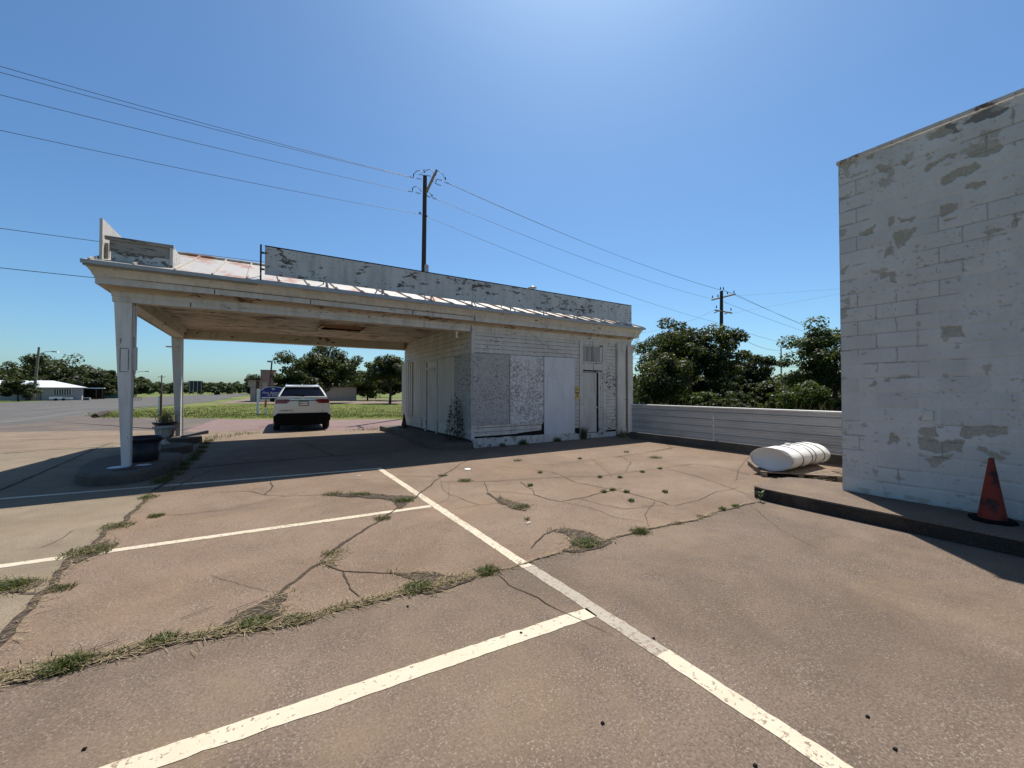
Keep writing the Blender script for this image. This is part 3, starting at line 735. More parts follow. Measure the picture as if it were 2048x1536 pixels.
# door, frame and transom on the side wall
mb = MB(); mb.box(8.95, 9.08, 10.04, 10.1, .18, 3.26); mb.box(10.0, 10.14, 10.04, 10.1, .18, 3.26); mb.box(9.08, 10.0, 10.043, 10.1, 3.15, 3.258); mb.box(9.08, 10.0, 10.043, 10.1, 2.29, 2.52); gp(mb, 'door_frame', 'paint_trim', bevel=.004)
mb = MB(); mb.box(9.06, 10.02, 10.015, 10.09, 2.525, 2.575); gp(mb, 'window_sill', 'paint_trim', bevel=.004)
mb = MB(); mb.box(9.08, 10.0, 10.078, 10.088, 2.58, 3.15); win = gp(mb, 'transom_window', 'paint_dull')
for x in (9.30, 9.52): mb = MB(); mb.box(x - .012, x + .012, 10.07, 10.077, 2.58, 3.10); gp(mb, 'window_bar', 'bare_wood', win)
mb = MB(); mb.box(9.87, 9.99, 10.06, 10.077, 2.58, 3.15); mb.box(9.085, 9.995, 10.06, 10.077, 3.10, 3.145); gp(mb, 'window_frame', 'paint_trim', win)
mb = MB(); mb.box(9.085, 9.72, 10.072, 10.087, .19, 2.2); dr = gp(mb, 'door', 'paint_door', bevel=.003); dr['label'] = 'plain white side door standing ajar'
mb = MB(); mb.lathe([(0, 0), (.022, .004), (.03, .02), (.022, .04), (0, .045)], n=14); k = mb.build('door_knob', 'knob_white', dr, loc=(9.70 - 4.97, 10.068 - 10.06, 1.02)); k.rotation_euler = (R(90), 0, 0)
mb = MB(); mb.box(9.73, 9.815, 10.081, 10.0885, .19, 2.27); gp(mb, 'door_gap', 'hole_dark')
mb = MB(); mb.box(9.81, 9.90, 10.06, 10.087, .16, 2.27); mb.box(9.905, 9.995, 10.052, 10.087, .16, 2.27); mb.box(9.085, 9.99, 10.05, 10.087, 2.215, 2.24); gp(mb, 'door_jamb', 'paint_siding_worn', bevel=.003)
mb = MB(); mb.tube([(9.52, 10.03, 3.27), (9.53, 10.02, 2.6), (9.55, 10.012, 2.1), (9.60, 10.03, 1.5)], .006, 5); gp(mb, 'hanging_cord', 'dry_straw'); mb = MB(); mb.tube([(6.9, 10.02, 3.38), (7.5, 10.03, 3.02), (8.4, 10.03, 2.66)], .004, 5); gp(mb, 'hanging_cord', 'dry_straw')
# pilasters
for x0, x1 in ((10.66, 11.10), (11.19, 11.49)):
    mb = MB(); mb.box(x0 + .02, x1 - .02, 10.005, 10.1, .25, 3.06); mb.box(x0, x1, 9.985, 10.1, .05, .25); mb.box(x0 + .005, x1 - .005, 9.995, 10.1, 3.06, 3.16); mb.box(x0 - .012, x1 + .012, 9.975, 10.1, 3.16, 3.255); mb.box(x0 + .008, x1 - .008, 9.99, 10.1, 2.965, 2.985)
    gp(mb, 'pilaster', 'paint_siding' if x0 < 11 else 'paint_trim', bevel=.005)
mb = MB(); mb.box(11.10, 11.19, 10.05, 10.1, .05, 3.25); gp(mb, 'siding', 'bare_wood')
# notices
nc = MB(); nc.box(8.725, 8.925, 10.030, 10.036, 1.33, 1.725); no = gp(nc, 'warning_notice', 'yellow_card')
mb = MB()
for x0, x1, z0, z1 in ((8.735, 8.905, 1.685, 1.695), (8.735, 8.905, 1.53, 1.55), (8.735, 8.745, 1.55, 1.685), (8.895, 8.905, 1.55, 1.685), (8.78, 8.86, 1.64, 1.665), (8.77, 8.82, 1.585, 1.615), (8.84, 8.87, 1.59, 1.625),
                       (8.74, 8.80, 1.50, 1.527), (8.815, 8.85, 1.505, 1.525), (8.86, 8.905, 1.50, 1.527), (8.77, 8.87, 1.465, 1.485), (8.80, 8.84, 1.41, 1.46), (8.735, 8.905, 1.375, 1.40)):
    mb.box(x0, x1, 10.026, 10.029, z0, z1)
gp(mb, 'notice_print', 'black_ink', no)
# front wall panels and door (under the canopy)
def fpanel(y0, y1, z0, z1, mat, x=4.955, groove=True, lab=None, bow=0.0):
    mb = MB()
    if groove:
        n = max(1, round((y1 - y0) / .2)); st = (y1 - y0) / n
        for i in range(n):
            ya, yb = y0 + i * st + .006, y0 + (i + 1) * st - .006; e = .012 * mnoise.noise(Vector((ya * 5, 2, 1))); xo = bow * math.sin((i + .5) / n * math.pi)
            mb.box(x - xo, x + .018, ya + .005, yb - .005, z0 + e, z1 + e * .4)
        mb.box(x + .005, x + .022, y0, y1, z0 + .02, z1 - .02)
    else: mb.box(x, x + .02, y0, y1, z0, z1)
    o = gp(mb, 'plywood_panel', mat, bevel=.002)
    if lab: o['label'] = lab
    return o


fpanel(10.10, 11.18, .56, 2.66, 'osb_grey', 4.95, False, 'grey chipboard panel on the front wall by the corner'); fpanel(11.20, 12.55, .62, 2.64, 'paint_grooved', 4.945, True, 'grooved plywood panel right of the front door')
fpanel(13.76, 15.02, .62, 2.68, 'paint_grooved', 4.94, True, 'grooved plywood panel left of the front door with a yellow notice', .02); fpanel(15.08, 16.42, .60, 2.70, 'paint_grooved', 4.92, True, 'bowed grooved plywood panel at the far end with a broken edge', .05)
mb = MB(); mb.box(4.93, 4.99, 12.58, 12.68, .17, 2.66); mb.box(4.93, 4.99, 13.62, 13.74, .17, 2.66); mb.box(4.93, 4.99, 12.68, 13.62, 2.58, 2.66); mb.box(4.93, 4.99, 12.68, 13.62, 2.33, 2.39); gp(mb, 'door_frame', 'paint_trim', bevel=.004)
mb = MB(); mb.box(4.972, 4.99, 12.69, 13.6, .18, 2.33); d2 = gp(mb, 'door', 'paint_door'); d2['label'] = 'front door under the canopy, boarded flush'
mb = MB(); mb.box(4.974, 4.99, 12.69, 13.6, 2.39, 2.58); gp(mb, 'transom_window', 'paint_smooth')
mb = MB(); mb.box(4.965, 4.975, 11.2, 12.5, .2, .6); gp(mb, 'skirt_panel', 'paint_siding'); mb = MB(); mb.box(4.962, 4.975, 14.2, 15.0, .25, .58); gp(mb, 'skirt_panel', 'paint_siding', bevel=.003)
mb = MB(); mb.box(4.932, 4.937, 14.02, 14.24, 1.66, 1.9); gp(mb, 'warning_notice', 'yellow_card')
mb = MB(); mb.lathe([(0, 0), (.05, .0), (.05, .05), (.02, .06), (.02, .14), (.035, .15), (.03, .2), (0, .21)], n=14); fx = mb.build('lamp_socket', 'knob_white', gs, loc=(4.62 - 4.97, 10.3 - 10.06, 3.28)); fx.rotation_euler = (math.pi, 0, 0)
# cornice: one profile swept round the whole roof edge
prof = [(0, 3.25), (0, 3.36), (.014, 3.365), (.014, 3.45), (.05, 3.47), (.05, 3.50), (.09, 3.53), (.26, 3.555), (.26, 3.67), (.275, 3.675), (.275, 3.70), (.295, 3.72), (.33, 3.79), (.38, 3.85), (.385, 3.875), (.44, 3.89), (.44, 3.925), (.0, 3.94)]
prof = [(o_, 3.25 + (z_ - 3.25) * .83) for o_, z_ in prof]
cor = [(GX0, GY0, -1, -1), (4.95, GY0, 0, -1), (4.95, GY0, 0, -1), (GX1, GY0, 1, -1), (GX1, GY1, 1, 1), (GX0, GY1, -1, 1)]
def sweep(mb, prof, pts):
    n = len(pts); k = len(prof); vs = [(x + sx * o, y + sy * o, z) for x, y, sx, sy in pts for o, z in prof]
    fs = [(i * k + j, ((i + 1) % n) * k + j, ((i + 1) % n) * k + j + 1, i * k + j + 1) for i in range(n) for j in range(k - 1)]
    mb.add(vs, fs)
xs = [GX0 + (GX1 - GX0) * i / 24 for i in range(25)]
pts = [(x, GY0, -.62 if i == 0 else (.45 if i == 24 else 0), -1) for i, x in enumerate(xs)] + [(GX1, GY1, .45, 1)] + [(x, GY1, 0 if 0 < i < 24 else -.62, 1) for i, x in list(enumerate(xs))[::-1][1:]]
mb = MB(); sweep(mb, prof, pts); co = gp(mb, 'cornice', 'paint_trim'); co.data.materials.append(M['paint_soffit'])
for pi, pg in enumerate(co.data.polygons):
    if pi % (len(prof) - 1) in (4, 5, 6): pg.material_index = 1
# wobble of old wood
for v in co.data.vertices:
    v.co.z += .006 * mnoise.noise(Vector((v.co.x * .9, v.co.y * .9, 1))) - (.02 * max(0, (-5.5 - v.co.x) / 2) if v.co.x < -5.5 else 0)
    v.co.y += .006 * mnoise.noise(Vector((v.co.x * 1.3, v.co.z * 9, 6)))
for x, z0, z1, o in ((-1.2, 3.255, 3.34, .004), (-.8, 3.51, 3.597, .264), (.9, 3.51, 3.597, .264), (2.2, 3.35, 3.414, .018), (3.2, 3.51, 3.597, .264), (4.95, 3.25, 3.42, .018), (4.93, 3.51, 3.62, .28), (7.4, 3.51, 3.597, .264), (9.4, 3.35, 3.414, .018)):
    mb = MB(); mb.box(x - .008, x + .008, GY0 - o, GY0 - o + .01, z0, z1); gp(mb, 'board_joint', 'dark_line')
mb = MB(); mb.box(-2.3, 4.85, GY0 - .279, GY0 - .27, 3.608, 3.618); gp(mb, 'drip_gap', 'dark_line')
# dark rotten edge at the left end of the eave
mb = MB(); mb.box(-2.60, -.1, GY0 - .452, GY0 - .40, 3.745, 3.79); gp(mb, 'rotten_eave_board', 'paint_box')
# canopy beams and ceiling
mb = MB(); mb.box(GX0 + .004, 4.9, 10.075, 10.34, 3.252, 3.62); gp(mb, 'canopy_beam', 'paint_beam')
mb = MB(); mb.box(GX0 + .004, 4.9, 16.06, 16.335, 3.252, 3.62); mb.box(GX0 + .3, 4.9, 16.0, 16.055, 3.40, 3.62); gp(mb, 'canopy_beam', 'paint_beam')
mb = MB(); mb.box(GX0 + .012, -2.06, 10.345, 16.055, 3.252, 3.62); mb.box(-2.055, -1.99, 10.4, 15.99, 3.42, 3.62); gp(mb, 'canopy_beam', 'paint_beam')
mb = MB(); n = 18; y0, y1 = 10.345, 16.0
for i in range(n):
    ya, yb = y0 + (y1 - y0) * i / n, y0 + (y1 - y0) * (i + 1) / n
    if 12.55 < (ya + yb) / 2 < 13.75:
        mb.box(-2.0, 1.46, ya + .006, yb - .006, 3.52, 3.54); mb.box(2.72, 4.95, ya + .006, yb - .006, 3.52, 3.54)
    else:
        e = .012 * mnoise.noise(Vector((i * 3.3, 1, 2))); mb.box(-2.0, 4.95, ya + .004, yb - .004, 3.52 + e, 3.54 + e)
cl = gp(mb, 'canopy_ceiling', 'paint_ceiling')
mb = MB(); mb.box(-2.0, 4.95, 10.36, 15.99, 3.62, 3.64); gp(mb, 'roof_deck', 'hole_dark', cl)
mb = MB()
for i in range(7): mb.box(1.4, 2.8, 12.60 + i * .17, 12.60 + i * .17 + .11, 3.575, 3.595)
gp(mb, 'exposed_lath', 'lath_orange', cl)
mb = MB(); mb.hexa([(1.42, 12.5, 3.40), (1.50, 12.5, 3.42), (1.52, 13.7, 3.50), (1.44, 13.7, 3.48)], [(1.42, 12.5, 3.42), (1.50, 12.5, 3.44), (1.52, 13.7, 3.52), (1.44, 13.7, 3.50)]); gp(mb, 'hanging_board', 'paint_beam', cl)
# canopy posts
def post(xr, yf, ztop, lab):
    mb = MB()
    mb.hexa([(xr - .115, yf, .18), (xr, yf, .18), (xr, yf + .16, .18), (xr - .115, yf + .16, .18)], [(xr - .25, yf, ztop), (xr, yf, ztop), (xr, yf + .24, ztop), (xr - .25, yf + .24, ztop)])
    o = gp(mb, 'canopy_post', 'paint_post', bevel=.008); o['label'] = lab; return o


p1 = post(-2.06, 10.075, 3.255, 'tapered white post at the near corner of the canopy'); p2 = post(-2.13, 16.06, 3.255, 'tapered white post at the far corner of the canopy')
mb = MB(); mb.box(-2.21, -2.10, 10.068, 10.0745, 1.95, 2.38); gp(mb, 'cover_plate', 'paint_post', p1, bevel=.002)
mb = MB(); mb.box(-2.215, -2.208, 10.064, 10.0675, 1.95, 2.38); mb.box(-2.102, -2.096, 10.064, 10.0675, 1.98, 2.36); mb.box(-2.21, -2.10, 10.064, 10.0675, 2.375, 2.383); mb.box(-2.21, -2.10, 10.064, 10.0675, 1.945, 1.952); gp(mb, 'plate_outline', 'dark_line', p1)
mb = MB(); mb.tube([(-2.03, 10.22, 3.25), (-2.035, 10.22, 2.2), (-2.04, 10.22, 1.9)], .015, 8); mb.box(-2.058, -2.01, 10.18, 10.26, 1.98, 2.42); mb.box(-2.058, -2.035, 10.15, 10.2, 2.6, 3.2); gp(mb, 'conduit', 'paint_post', p1)
mb = MB(); mb.lathe([(0, .012), (.11, .012), (.14, .004), (.15, 0)], (-2.22, 10.08, .192), 20, sx=1, sy=.8); mb.lathe([(0, .012), (.08, .012), (.12, 0)], (-1.88, 10.14, .192), 16, sy=.7); gp(mb, 'base_plate', 'paint_smooth', p1)
mb = MB(); mb.tube([(-2.09, 16.03, 3.25), (-2.085, 16.03, 2.0), (-2.06, 16.02, .19)], .016, 8); mb.box(-2.5, -2.2, 16.02, 16.06, 2.93, 2.97); gp(mb, 'conduit', 'paint_post', p2)
mb = MB(); mb.box(-2.19, -2.118, 16.04, 16.058, 1.75, 2.25); gp(mb, 'cover_plate', 'paint_smooth', p2)
# roof
RZ0, RZ1, RYM = 3.825, 5.10, 13.2
mb = MB(); x0, x1 = GX0 - .29, GX1 + .21
for ya, yb, za, zb in ((GY0 - .47, RYM, RZ0, RZ1), (GY1 + .47, RYM, RZ0, RZ1)):
    lo = [(x0, ya, za), (x1, ya, za), (x1, yb, zb), (x0, yb, zb)]
    if ya > yb: lo = [lo[1], lo[0], lo[3], lo[2]]
    mb.hexa([(a, b, c - .03) for a, b, c in lo], lo)
roof = gp(mb, 'roof', 'roof_metal')
mb = MB(); sx = x0 + .1; sl = (RZ1 - RZ0) / (RYM - GY0 + .47)
while sx < x1:
    for ya, yb in ((GY0 - .46, RYM), (GY1 + .46, RYM)):
        lo = [(sx - .016, ya, RZ0 + .001), (sx + .016, ya, RZ0 + .001), (sx + .016, yb, RZ1 + .001), (sx - .016, yb, RZ1 + .001)]
        if ya > yb: lo = [lo[1], lo[0], lo[3], lo[2]]
        mb.hexa(lo, [(a, b, c + .045) for a, b, c in lo])
    sx += .565
mb.tube([(x0, RYM, RZ1 + .03), (x1, RYM, RZ1 + .03)], .04, 8)
gp(mb, 'roof_seam', 'roof_metal', roof)
mb = MB(); mb.box(x0, x1, GY0 - .485, GY0 - .465, RZ0 - .055, RZ0 + .012); gp(mb, 'drip_edge', 'grey_metal', roof)
for xx in (x0 + .35, x1 - .35): mb = MB(); mb.add([(xx - .02, GY0, 3.81), (xx - .02, GY1, 3.81), (xx - .02, RYM, 5.04), (xx + .02, GY0, 3.81), (xx + .02, GY1, 3.81), (xx + .02, RYM, 5.04)], [(0, 2, 1), (3, 4, 5), (0, 3, 5, 2), (1, 2, 5, 4)]); gp(mb, 'gable_wall', 'paint_siding')
rz = lambda y: RZ0 + (RZ1 - RZ0) * (y - GY0 + .47) / (RYM - GY0 + .47)
mb = MB(); mb.tube([(4.72, 13.0, 4.9), (4.72, 13.0, 5.86)], .07, 10); gp(mb, 'vent_pipe', 'grey_metal', roof)
mb = MB(); mb.tube([(9.1, 13.0, 4.9), (9.1, 13.0, 5.68)], .075, 10); mb.lathe([(0, .1), (.1, .07), (.17, .03), (.165, .0), (.07, -.02)], (9.1, 13.0, 5.66), 16); gp(mb, 'vent_pipe', 'grey_metal', roof)['label'] = 'short vent pipe with a mushroom cap'
# sign boards on the roof edge
edges = [.035, 2.49, 4.94, 7.42, 9.86, 11.33]
for i in range(5):
    mb = MB(); a, b = edges[i] + .003, edges[i + 1] - .003; mb.box(a, b, 9.935, 9.955, 4.06 - .004 * i, 4.66); o = gp(mb, 'sign_board', 'paint_sign', bevel=.002); o['label'] = ['long roof board with dark peeling patches near its left end', 'roof board with small dark flakes', 'smooth grey roof board', 'roof board below the mushroom vent with peeling spots', 'short end roof board with bare patches'][i]
mb = MB(); mb.box(.035, 11.33, 9.93, 9.965, 4.662, 4.682); gp(mb, 'sign_rail', 'hole_dark')
for x in (-.035, 1.24, 2.49, 3.75, 4.94, 6.2, 7.42, 8.65, 9.86):
    mb = MB(); e = .035 if x < 0 else 0
    mb.box(x - .017, x + .017, 9.972, 10.0, 3.93, 4.70 if x < 0 else 4.64); mb.hexa([(x - .014, 9.64, 3.84), (x + .014, 9.64, 3.84), (x + .014, 9.67, 3.84), (x - .014, 9.67, 3.84)], [(x - .014, 9.97, 4.10), (x + .014, 9.97, 4.10), (x + .014, 10.0, 4.12), (x - .014, 10.0, 4.12)])
    mb.hexa([(x - .014, 10.5, 4.16), (x + .014, 10.5, 4.16), (x + .014, 10.54, 4.16), (x - .014, 10.54, 4.16)], [(x - .014, 9.99, 4.5), (x + .014, 9.99, 4.5), (x + .014, 10.01, 4.53), (x - .014, 10.01, 4.53)])
    if x < 0: mb.box(-.03, .035, 9.945, 9.965, 4.5, 4.54); mb.box(-.03, .035, 9.945, 9.965, 4.15, 4.19)
    gp(mb, 'sign_bracket', 'dark_metal' if x < 0 else 'grey_metal')
mb = MB(); mb.box(10.55, 11.35, 9.93, 9.96, 3.91, 4.03); gp(mb, 'sign_bracket', 'grey_metal')
# boxed sign at the left end of the canopy
mb = MB(); mb.box(-2.36, -1.52, 9.985, 10.02, 4.13, 4.33); mb.box(-2.42, -1.46, 9.96, 10.03, 4.335, 4.40); bx = gp(mb, 'sign_box', 'paint_box', bevel=.004); bx['label'] = 'boxed sign frame of bare grey boards at the canopy end'
mb = MB(); mb.box(-2.34, -1.52, 9.99, 10.025, 3.93, 4.128); gp(mb, 'lower_board', 'paint_foundation', bx)
mb = MB(); mb.box(-1.515, -1.465, 9.955, 10.03, 3.92, 4.335); mb.box(-1.50, -1.465, 10.032, 10.8, 3.97, 4.40); gp(mb, 'side_board', 'paint_siding_worn', bx, bevel=.004)
mb = MB(); mb.hexa([(-2.49, 9.98, 3.93), (-2.45, 9.98, 3.93), (-2.45, 15.5, 3.97), (-2.49, 15.5, 3.97)], [(-2.49, 9.98, 4.70), (-2.45, 9.98, 4.70), (-2.45, 15.5, 4.86), (-2.49, 15.5, 4.86)]); gp(mb, 'end_board', 'paint_grooved', bx)
mb = MB(); mb.box(-2.445, -2.40, 10.1, 10.2, 3.96, 4.3); gp(mb, 'back_board', 'paint_box', bx); mb = MB(); mb.box(-2.3, -1.75, 10.9, 11.3, 4.2, 4.55); gp(mb, 'back_board', 'paint_box', bx)

# concrete walk in front of the station door, pump islands, raised step at right
def slab(name, pts, z1, mat, label, cat, seed=0, bev=.02, z0=-.02):
    pts = [p[:2] for p in pts]; mb = MB().prism(pts, z0, z1, bev); o = mb.build(name, mat); tag(o, label, cat); return o


def smoothpoly(pts, it=2):
    for _ in range(it):
        q = []
        for i in range(len(pts)):
            a, b = Vector(pts[i][:2]), Vector(pts[(i + 1) % len(pts)][:2]); q += [tuple(a.lerp(b, .25)), tuple(a.lerp(b, .75))]
        pts = q
    return pts


slab('door_step', [(4.06, 16.55), G(802, 873), (3.96, 11.6), (3.95, 10.7), (4.02, 10.3), (4.18, 10.0), (4.4, 9.9), (4.93, 9.88), (4.93, 16.6)], .17, 'kerb_concrete', 'long low concrete step along the boarded front wall under the canopy', 'step')
isl = smoothpoly([(-2.80, 9.95), (-2.42, 9.35), (-2.0, 9.28), (-1.66, 9.5), (-1.50, 10.25), (-1.42, 11.4), (-1.6, 11.9), (-2.5, 12.3), (-2.96, 11.6)], 2)
slab('pump_island', isl, .19, 'kerb_concrete', 'near rounded concrete pump island carrying the first canopy post and black tub', 'pump island', bev=.04)
isl = smoothpoly([(-2.9, 13.0), (-2.2, 12.8), (-1.7, 12.9), (-1.45, 13.4), (-1.7, 14.0), (-2.3, 14.2), (-2.9, 14.0)], 2)
slab('pump_island', isl, .19, 'kerb_concrete', 'small rounded concrete pad under the stone urn', 'pump island')
isl = smoothpoly([(-2.9, 15.3), (-2.4, 15.1), (-1.62, 15.25), (-1.5, 15.6), (-1.9, 17.2), (-2.2, 17.8), (-2.8, 17.4)], 1)
slab('pump_island', isl, .19, 'kerb_concrete', 'far concrete pump island carrying the second canopy post', 'pump island')
e = [(6.2, -6)] + [(6.2 + .012 * mnoise.noise(Vector((0, y * .25, 3))), y * .1) for y in range(-10, 30, 2)] + [(6.21, 3.0), (6.26, 3.16), (6.36, 3.22), (7.0, 3.28), (7.4, 3.2), (7.6, 2.9), (7.62, -6)]
mb = MB().prism(e, -.02, .17, .012); st = mb.build('concrete_walk', 'slab_grey')
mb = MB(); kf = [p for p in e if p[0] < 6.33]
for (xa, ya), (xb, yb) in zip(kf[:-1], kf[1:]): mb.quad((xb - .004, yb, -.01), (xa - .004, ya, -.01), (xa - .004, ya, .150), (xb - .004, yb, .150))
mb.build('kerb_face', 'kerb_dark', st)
tag(st, 'raised concrete walk with a dark kerb edge along the white block building', 'walkway')
# hole in the near island
mb = MB(); mb.lathe([(0, 0), (.12, .002), (.17, 0)], (-2.05, 9.72, .193), 16, sy=.7); tag(mb.build('dirt_spot', 'dirt'), 'dark round dirt spot on the near pump island below the post', 'dirt spot')

# ================================================================== WHITE BLOCK BUILDING
wb = empty('block_building', (7.09, 2.37, 0), 'white painted concrete block building with flaking paint at the right', 'building'); wl = (7.09, 2.37, 0)
XW, YW, ZT = 7.09, 2.37, 4.88
def Wp(u, v): d = ray(u, v); p = CAM + d * (XW / d[0]); return (p[1], p[2])
PE = []
def zp(pts, u0, v0, s): PE.append([Wp(u0 + a * s, v0 + b * s) for a, b in pts])
for q in ([(1140, 430), (1240, 370), (1310, 335), (1440, 290), (1450, 330), (1440, 400), (1300, 420), (1180, 455)], [(1470, 310), (1590, 230), (1650, 200), (1780, 150), (1890, 150), (1905, 180), (1780, 260), (1650, 290), (1560, 290)],
          [(1520, 580), (1580, 500), (1650, 480), (1800, 445), (1855, 480), (1840, 550), (1740, 570), (1700, 600), (1580, 630)], [(1290, 800), (1380, 740), (1500, 690), (1620, 665), (1635, 715), (1560, 780), (1450, 810), (1350, 860), (1295, 865)],
          [(1115, 745), (1160, 670), (1250, 640), (1340, 590), (1405, 575), (1400, 630), (1310, 650), (1230, 690), (1180, 750)], [(1510, 860), (1600, 830), (1680, 825), (1685, 870), (1600, 890)], [(1260, 1070), (1350, 1045), (1480, 1035), (1440, 1090), (1370, 1120), (1280, 1155)],
          [(1290, 1200), (1360, 1160), (1415, 1165), (1380, 1200), (1320, 1215)], [(680, 700), (740, 680), (850, 690), (850, 730), (770, 765)], [(420, 690), (470, 640), (540, 615), (500, 660), (450, 710)], [(570, 615), (670, 580), (675, 625)],
          [(540, 1320), (600, 1290), (690, 1220), (660, 1310), (590, 1330)], [(800, 1240), (810, 1170), (860, 1155), (850, 1200), (820, 1250)], [(880, 1160), (950, 1180), (1050, 1150), (1040, 1190), (960, 1200), (930, 1220)],
          [(870, 1300), (950, 1280), (1050, 1270), (1030, 1340), (980, 1380), (960, 1430), (900, 1450), (880, 1370)], [(780, 1463), (850, 1410), (870, 1440), (840, 1500), (760, 1550)], [(1700, 1290), (1810, 1255), (1830, 1290), (1720, 1340)],
          [(1935, 1230), (1960, 1185), (2048, 1170), (2030, 1210), (1950, 1280)], [(810, 525), (900, 485), (920, 490), (830, 530)], [(920, 650), (1000, 650), (965, 695)], [(740, 820), (790, 805), (850, 830), (760, 860)]): zp(q, 1600, 180, .21875)
for q in ([(275, 1120), (300, 1100), (375, 1090), (375, 1150), (345, 1155), (335, 1120), (290, 1140)], [(635, 1400), (700, 1395), (755, 1410), (760, 1460), (650, 1470)]): zp(q, 1660, 160, .3514)
for q in ([(660, 700), (720, 670), (840, 660), (840, 735), (740, 740), (680, 720)], [(680, 740), (780, 740), (850, 800), (960, 755), (1020, 760), (1030, 880), (960, 860), (850, 870), (700, 840)], [(1000, 740), (1050, 660), (1370, 670), (1370, 740), (1150, 740), (1060, 770)],
          [(1130, 860), (1150, 810), (1200, 820), (1250, 860), (1340, 890), (1300, 930), (1200, 890)], [(730, 910), (840, 890), (950, 880), (940, 910), (850, 935), (850, 990), (760, 970), (750, 930)], [(440, 790), (480, 720), (520, 730), (520, 775), (470, 800)], [(920, 320), (930, 300), (960, 300), (960, 320)],
          [(280, 360), (330, 310), (360, 330), (340, 355)], [(415, 320), (450, 290), (450, 330)]): zp(q, 1660, 680, .2604)
# grid of the visible wall face
ys = np.arange(YW, .30, -.011); zs = np.arange(.15, ZT, .011); NY, NZ = len(ys), len(zs)
peel = np.zeros((NZ, NY)); joint = np.zeros((NZ, NY)); dk = np.zeros((NZ, NY)); disp = np.zeros((NZ, NY))
YY, ZZ = np.meshgrid(ys, zs)
def vnoise(a, b, sc, seed, octv=3):
    r = np.zeros(a.shape); rng = np.random.default_rng(seed)
    tbl = rng.random((257, 257))
    amp = 1; tot = 0
    for o in range(octv):
        x = a * sc * 2 ** o + seed * 3.7; y = b * sc * 2 ** o + seed * 1.3; xi = np.floor(x).astype(int); yi = np.floor(y).astype(int); fx = x - xi; fy = y - yi
        fx = fx * fx * (3 - 2 * fx); fy = fy * fy * (3 - 2 * fy); g_ = lambda i, j: tbl[np.mod(i, 256), np.mod(j, 256)]
        r += amp * ((g_(xi, yi) * (1 - fx) + g_(xi + 1, yi) * fx) * (1 - fy) + (g_(xi, yi + 1) * (1 - fx) + g_(xi + 1, yi + 1) * fx) * fy); tot += amp; amp *= .5
    return r / tot
wy = YY + (vnoise(YY, ZZ, 14, 3) - .5) * .09; wz = ZZ + (vnoise(YY, ZZ, 14, 9) - .5) * .07
def inside(poly):
    r = np.zeros(YY.shape, bool); n = len(poly)
    for i in range(n):
        (x1_, y1_), (x2_, y2_) = poly[i], poly[(i + 1) % n]
        if y1_ == y2_: continue
        c = ((y1_ > wz) != (y2_ > wz)) & (wy < (x2_ - x1_) * (wz - y1_) / (y2_ - y1_) + x1_); r ^= c
    return r
for i, q in enumerate(PE):
    msk = inside(q); peel[msk] = 1
    if i < 2: dk[msk & (vnoise(YY, ZZ, 5, 21) > .42)] = .8
edge = vnoise(YY, ZZ, 9, 30, 4)
peel[(YY > YW - .12) & (edge > .60) & (ZZ > 2.6)] = .8; peel[(edge > .775)] = .75; fl = vnoise(YY, ZZ, 26, 81, 3); peel[(fl > .76) & (vnoise(YY, ZZ, 1.6, 82, 2) > .5)] = .8; peel[(ZZ > 4.35) & (vnoise(YY, ZZ, 11, 83, 4) > .69)] = .7;  peel[(ZZ < .24) & (edge > .62)] = .6
jz = ZZ + (vnoise(YY, ZZ, 8, 71) - .5) * .012; jy = YY + (vnoise(YY, ZZ, 8, 72) - .5) * .012
course = np.mod(jz - .17, .2); row = np.floor((jz - .17) / .2)
cf = np.minimum(course, .2 - course); dy_ = np.mod(YW - jy + np.where(np.mod(row, 2) == 0, 0, .2), .4); df = np.minimum(dy_, .4 - dy_)
lw = vnoise(YY, ZZ, 2.2, 40, 4); jm = ((cf < .007) & (lw > .50)) | ((df < .006) & (lw > .55)); joint[jm] = 1
joint = np.maximum(joint, .55 * ((fl < .20) & (vnoise(YY, ZZ, 2, 84, 2) > .48))) * np.clip((lw - .38) * 5, .25, 1); disp -= .006 * np.clip(1.3 - np.minimum(cf / .012, df / .011), 0, 1); disp -= .005 * peel; disp += .003 * (vnoise(YY, ZZ, 30, 50) - .5)
vs = np.stack([XW - disp, YY, ZZ], -1).reshape(-1, 3) - np.array(wl)
me = bpy.data.meshes.new('block_wall'); idx = np.arange(NZ * NY).reshape(NZ, NY)
fa = np.stack([idx[:-1, :-1], idx[1:, :-1], idx[1:, 1:], idx[:-1, 1:]], -1).reshape(-1, 4)[:, ::-1]
me.from_pydata(vs.tolist(), [], fa.tolist())
blk = np.floor((YW - YY + np.where(np.mod(row, 2) == 0, 0, .2)) / .4); tone = np.mod(np.sin(row * 12.99 + blk * 78.2) * 43758.5, 1) ** 2 * np.clip(vnoise(YY, ZZ, 6, 60) * 1.6, 0, 1)
for nm, ar in (('tone', tone), ('peel', peel), ('joint', joint), ('darkpeel', dk)):
    a = me.attributes.new(nm, 'FLOAT', 'POINT'); a.data.foreach_set('value', ar.ravel().astype(np.float32))
me.polygons.foreach_set('use_smooth', [True] * len(me.polygons)); me.materials.append(M['block_paint']); me.update()
o = bpy.data.objects.new('block_wall', me); COL.objects.link(o); o.parent = wb
y_end = float(ys[-1])
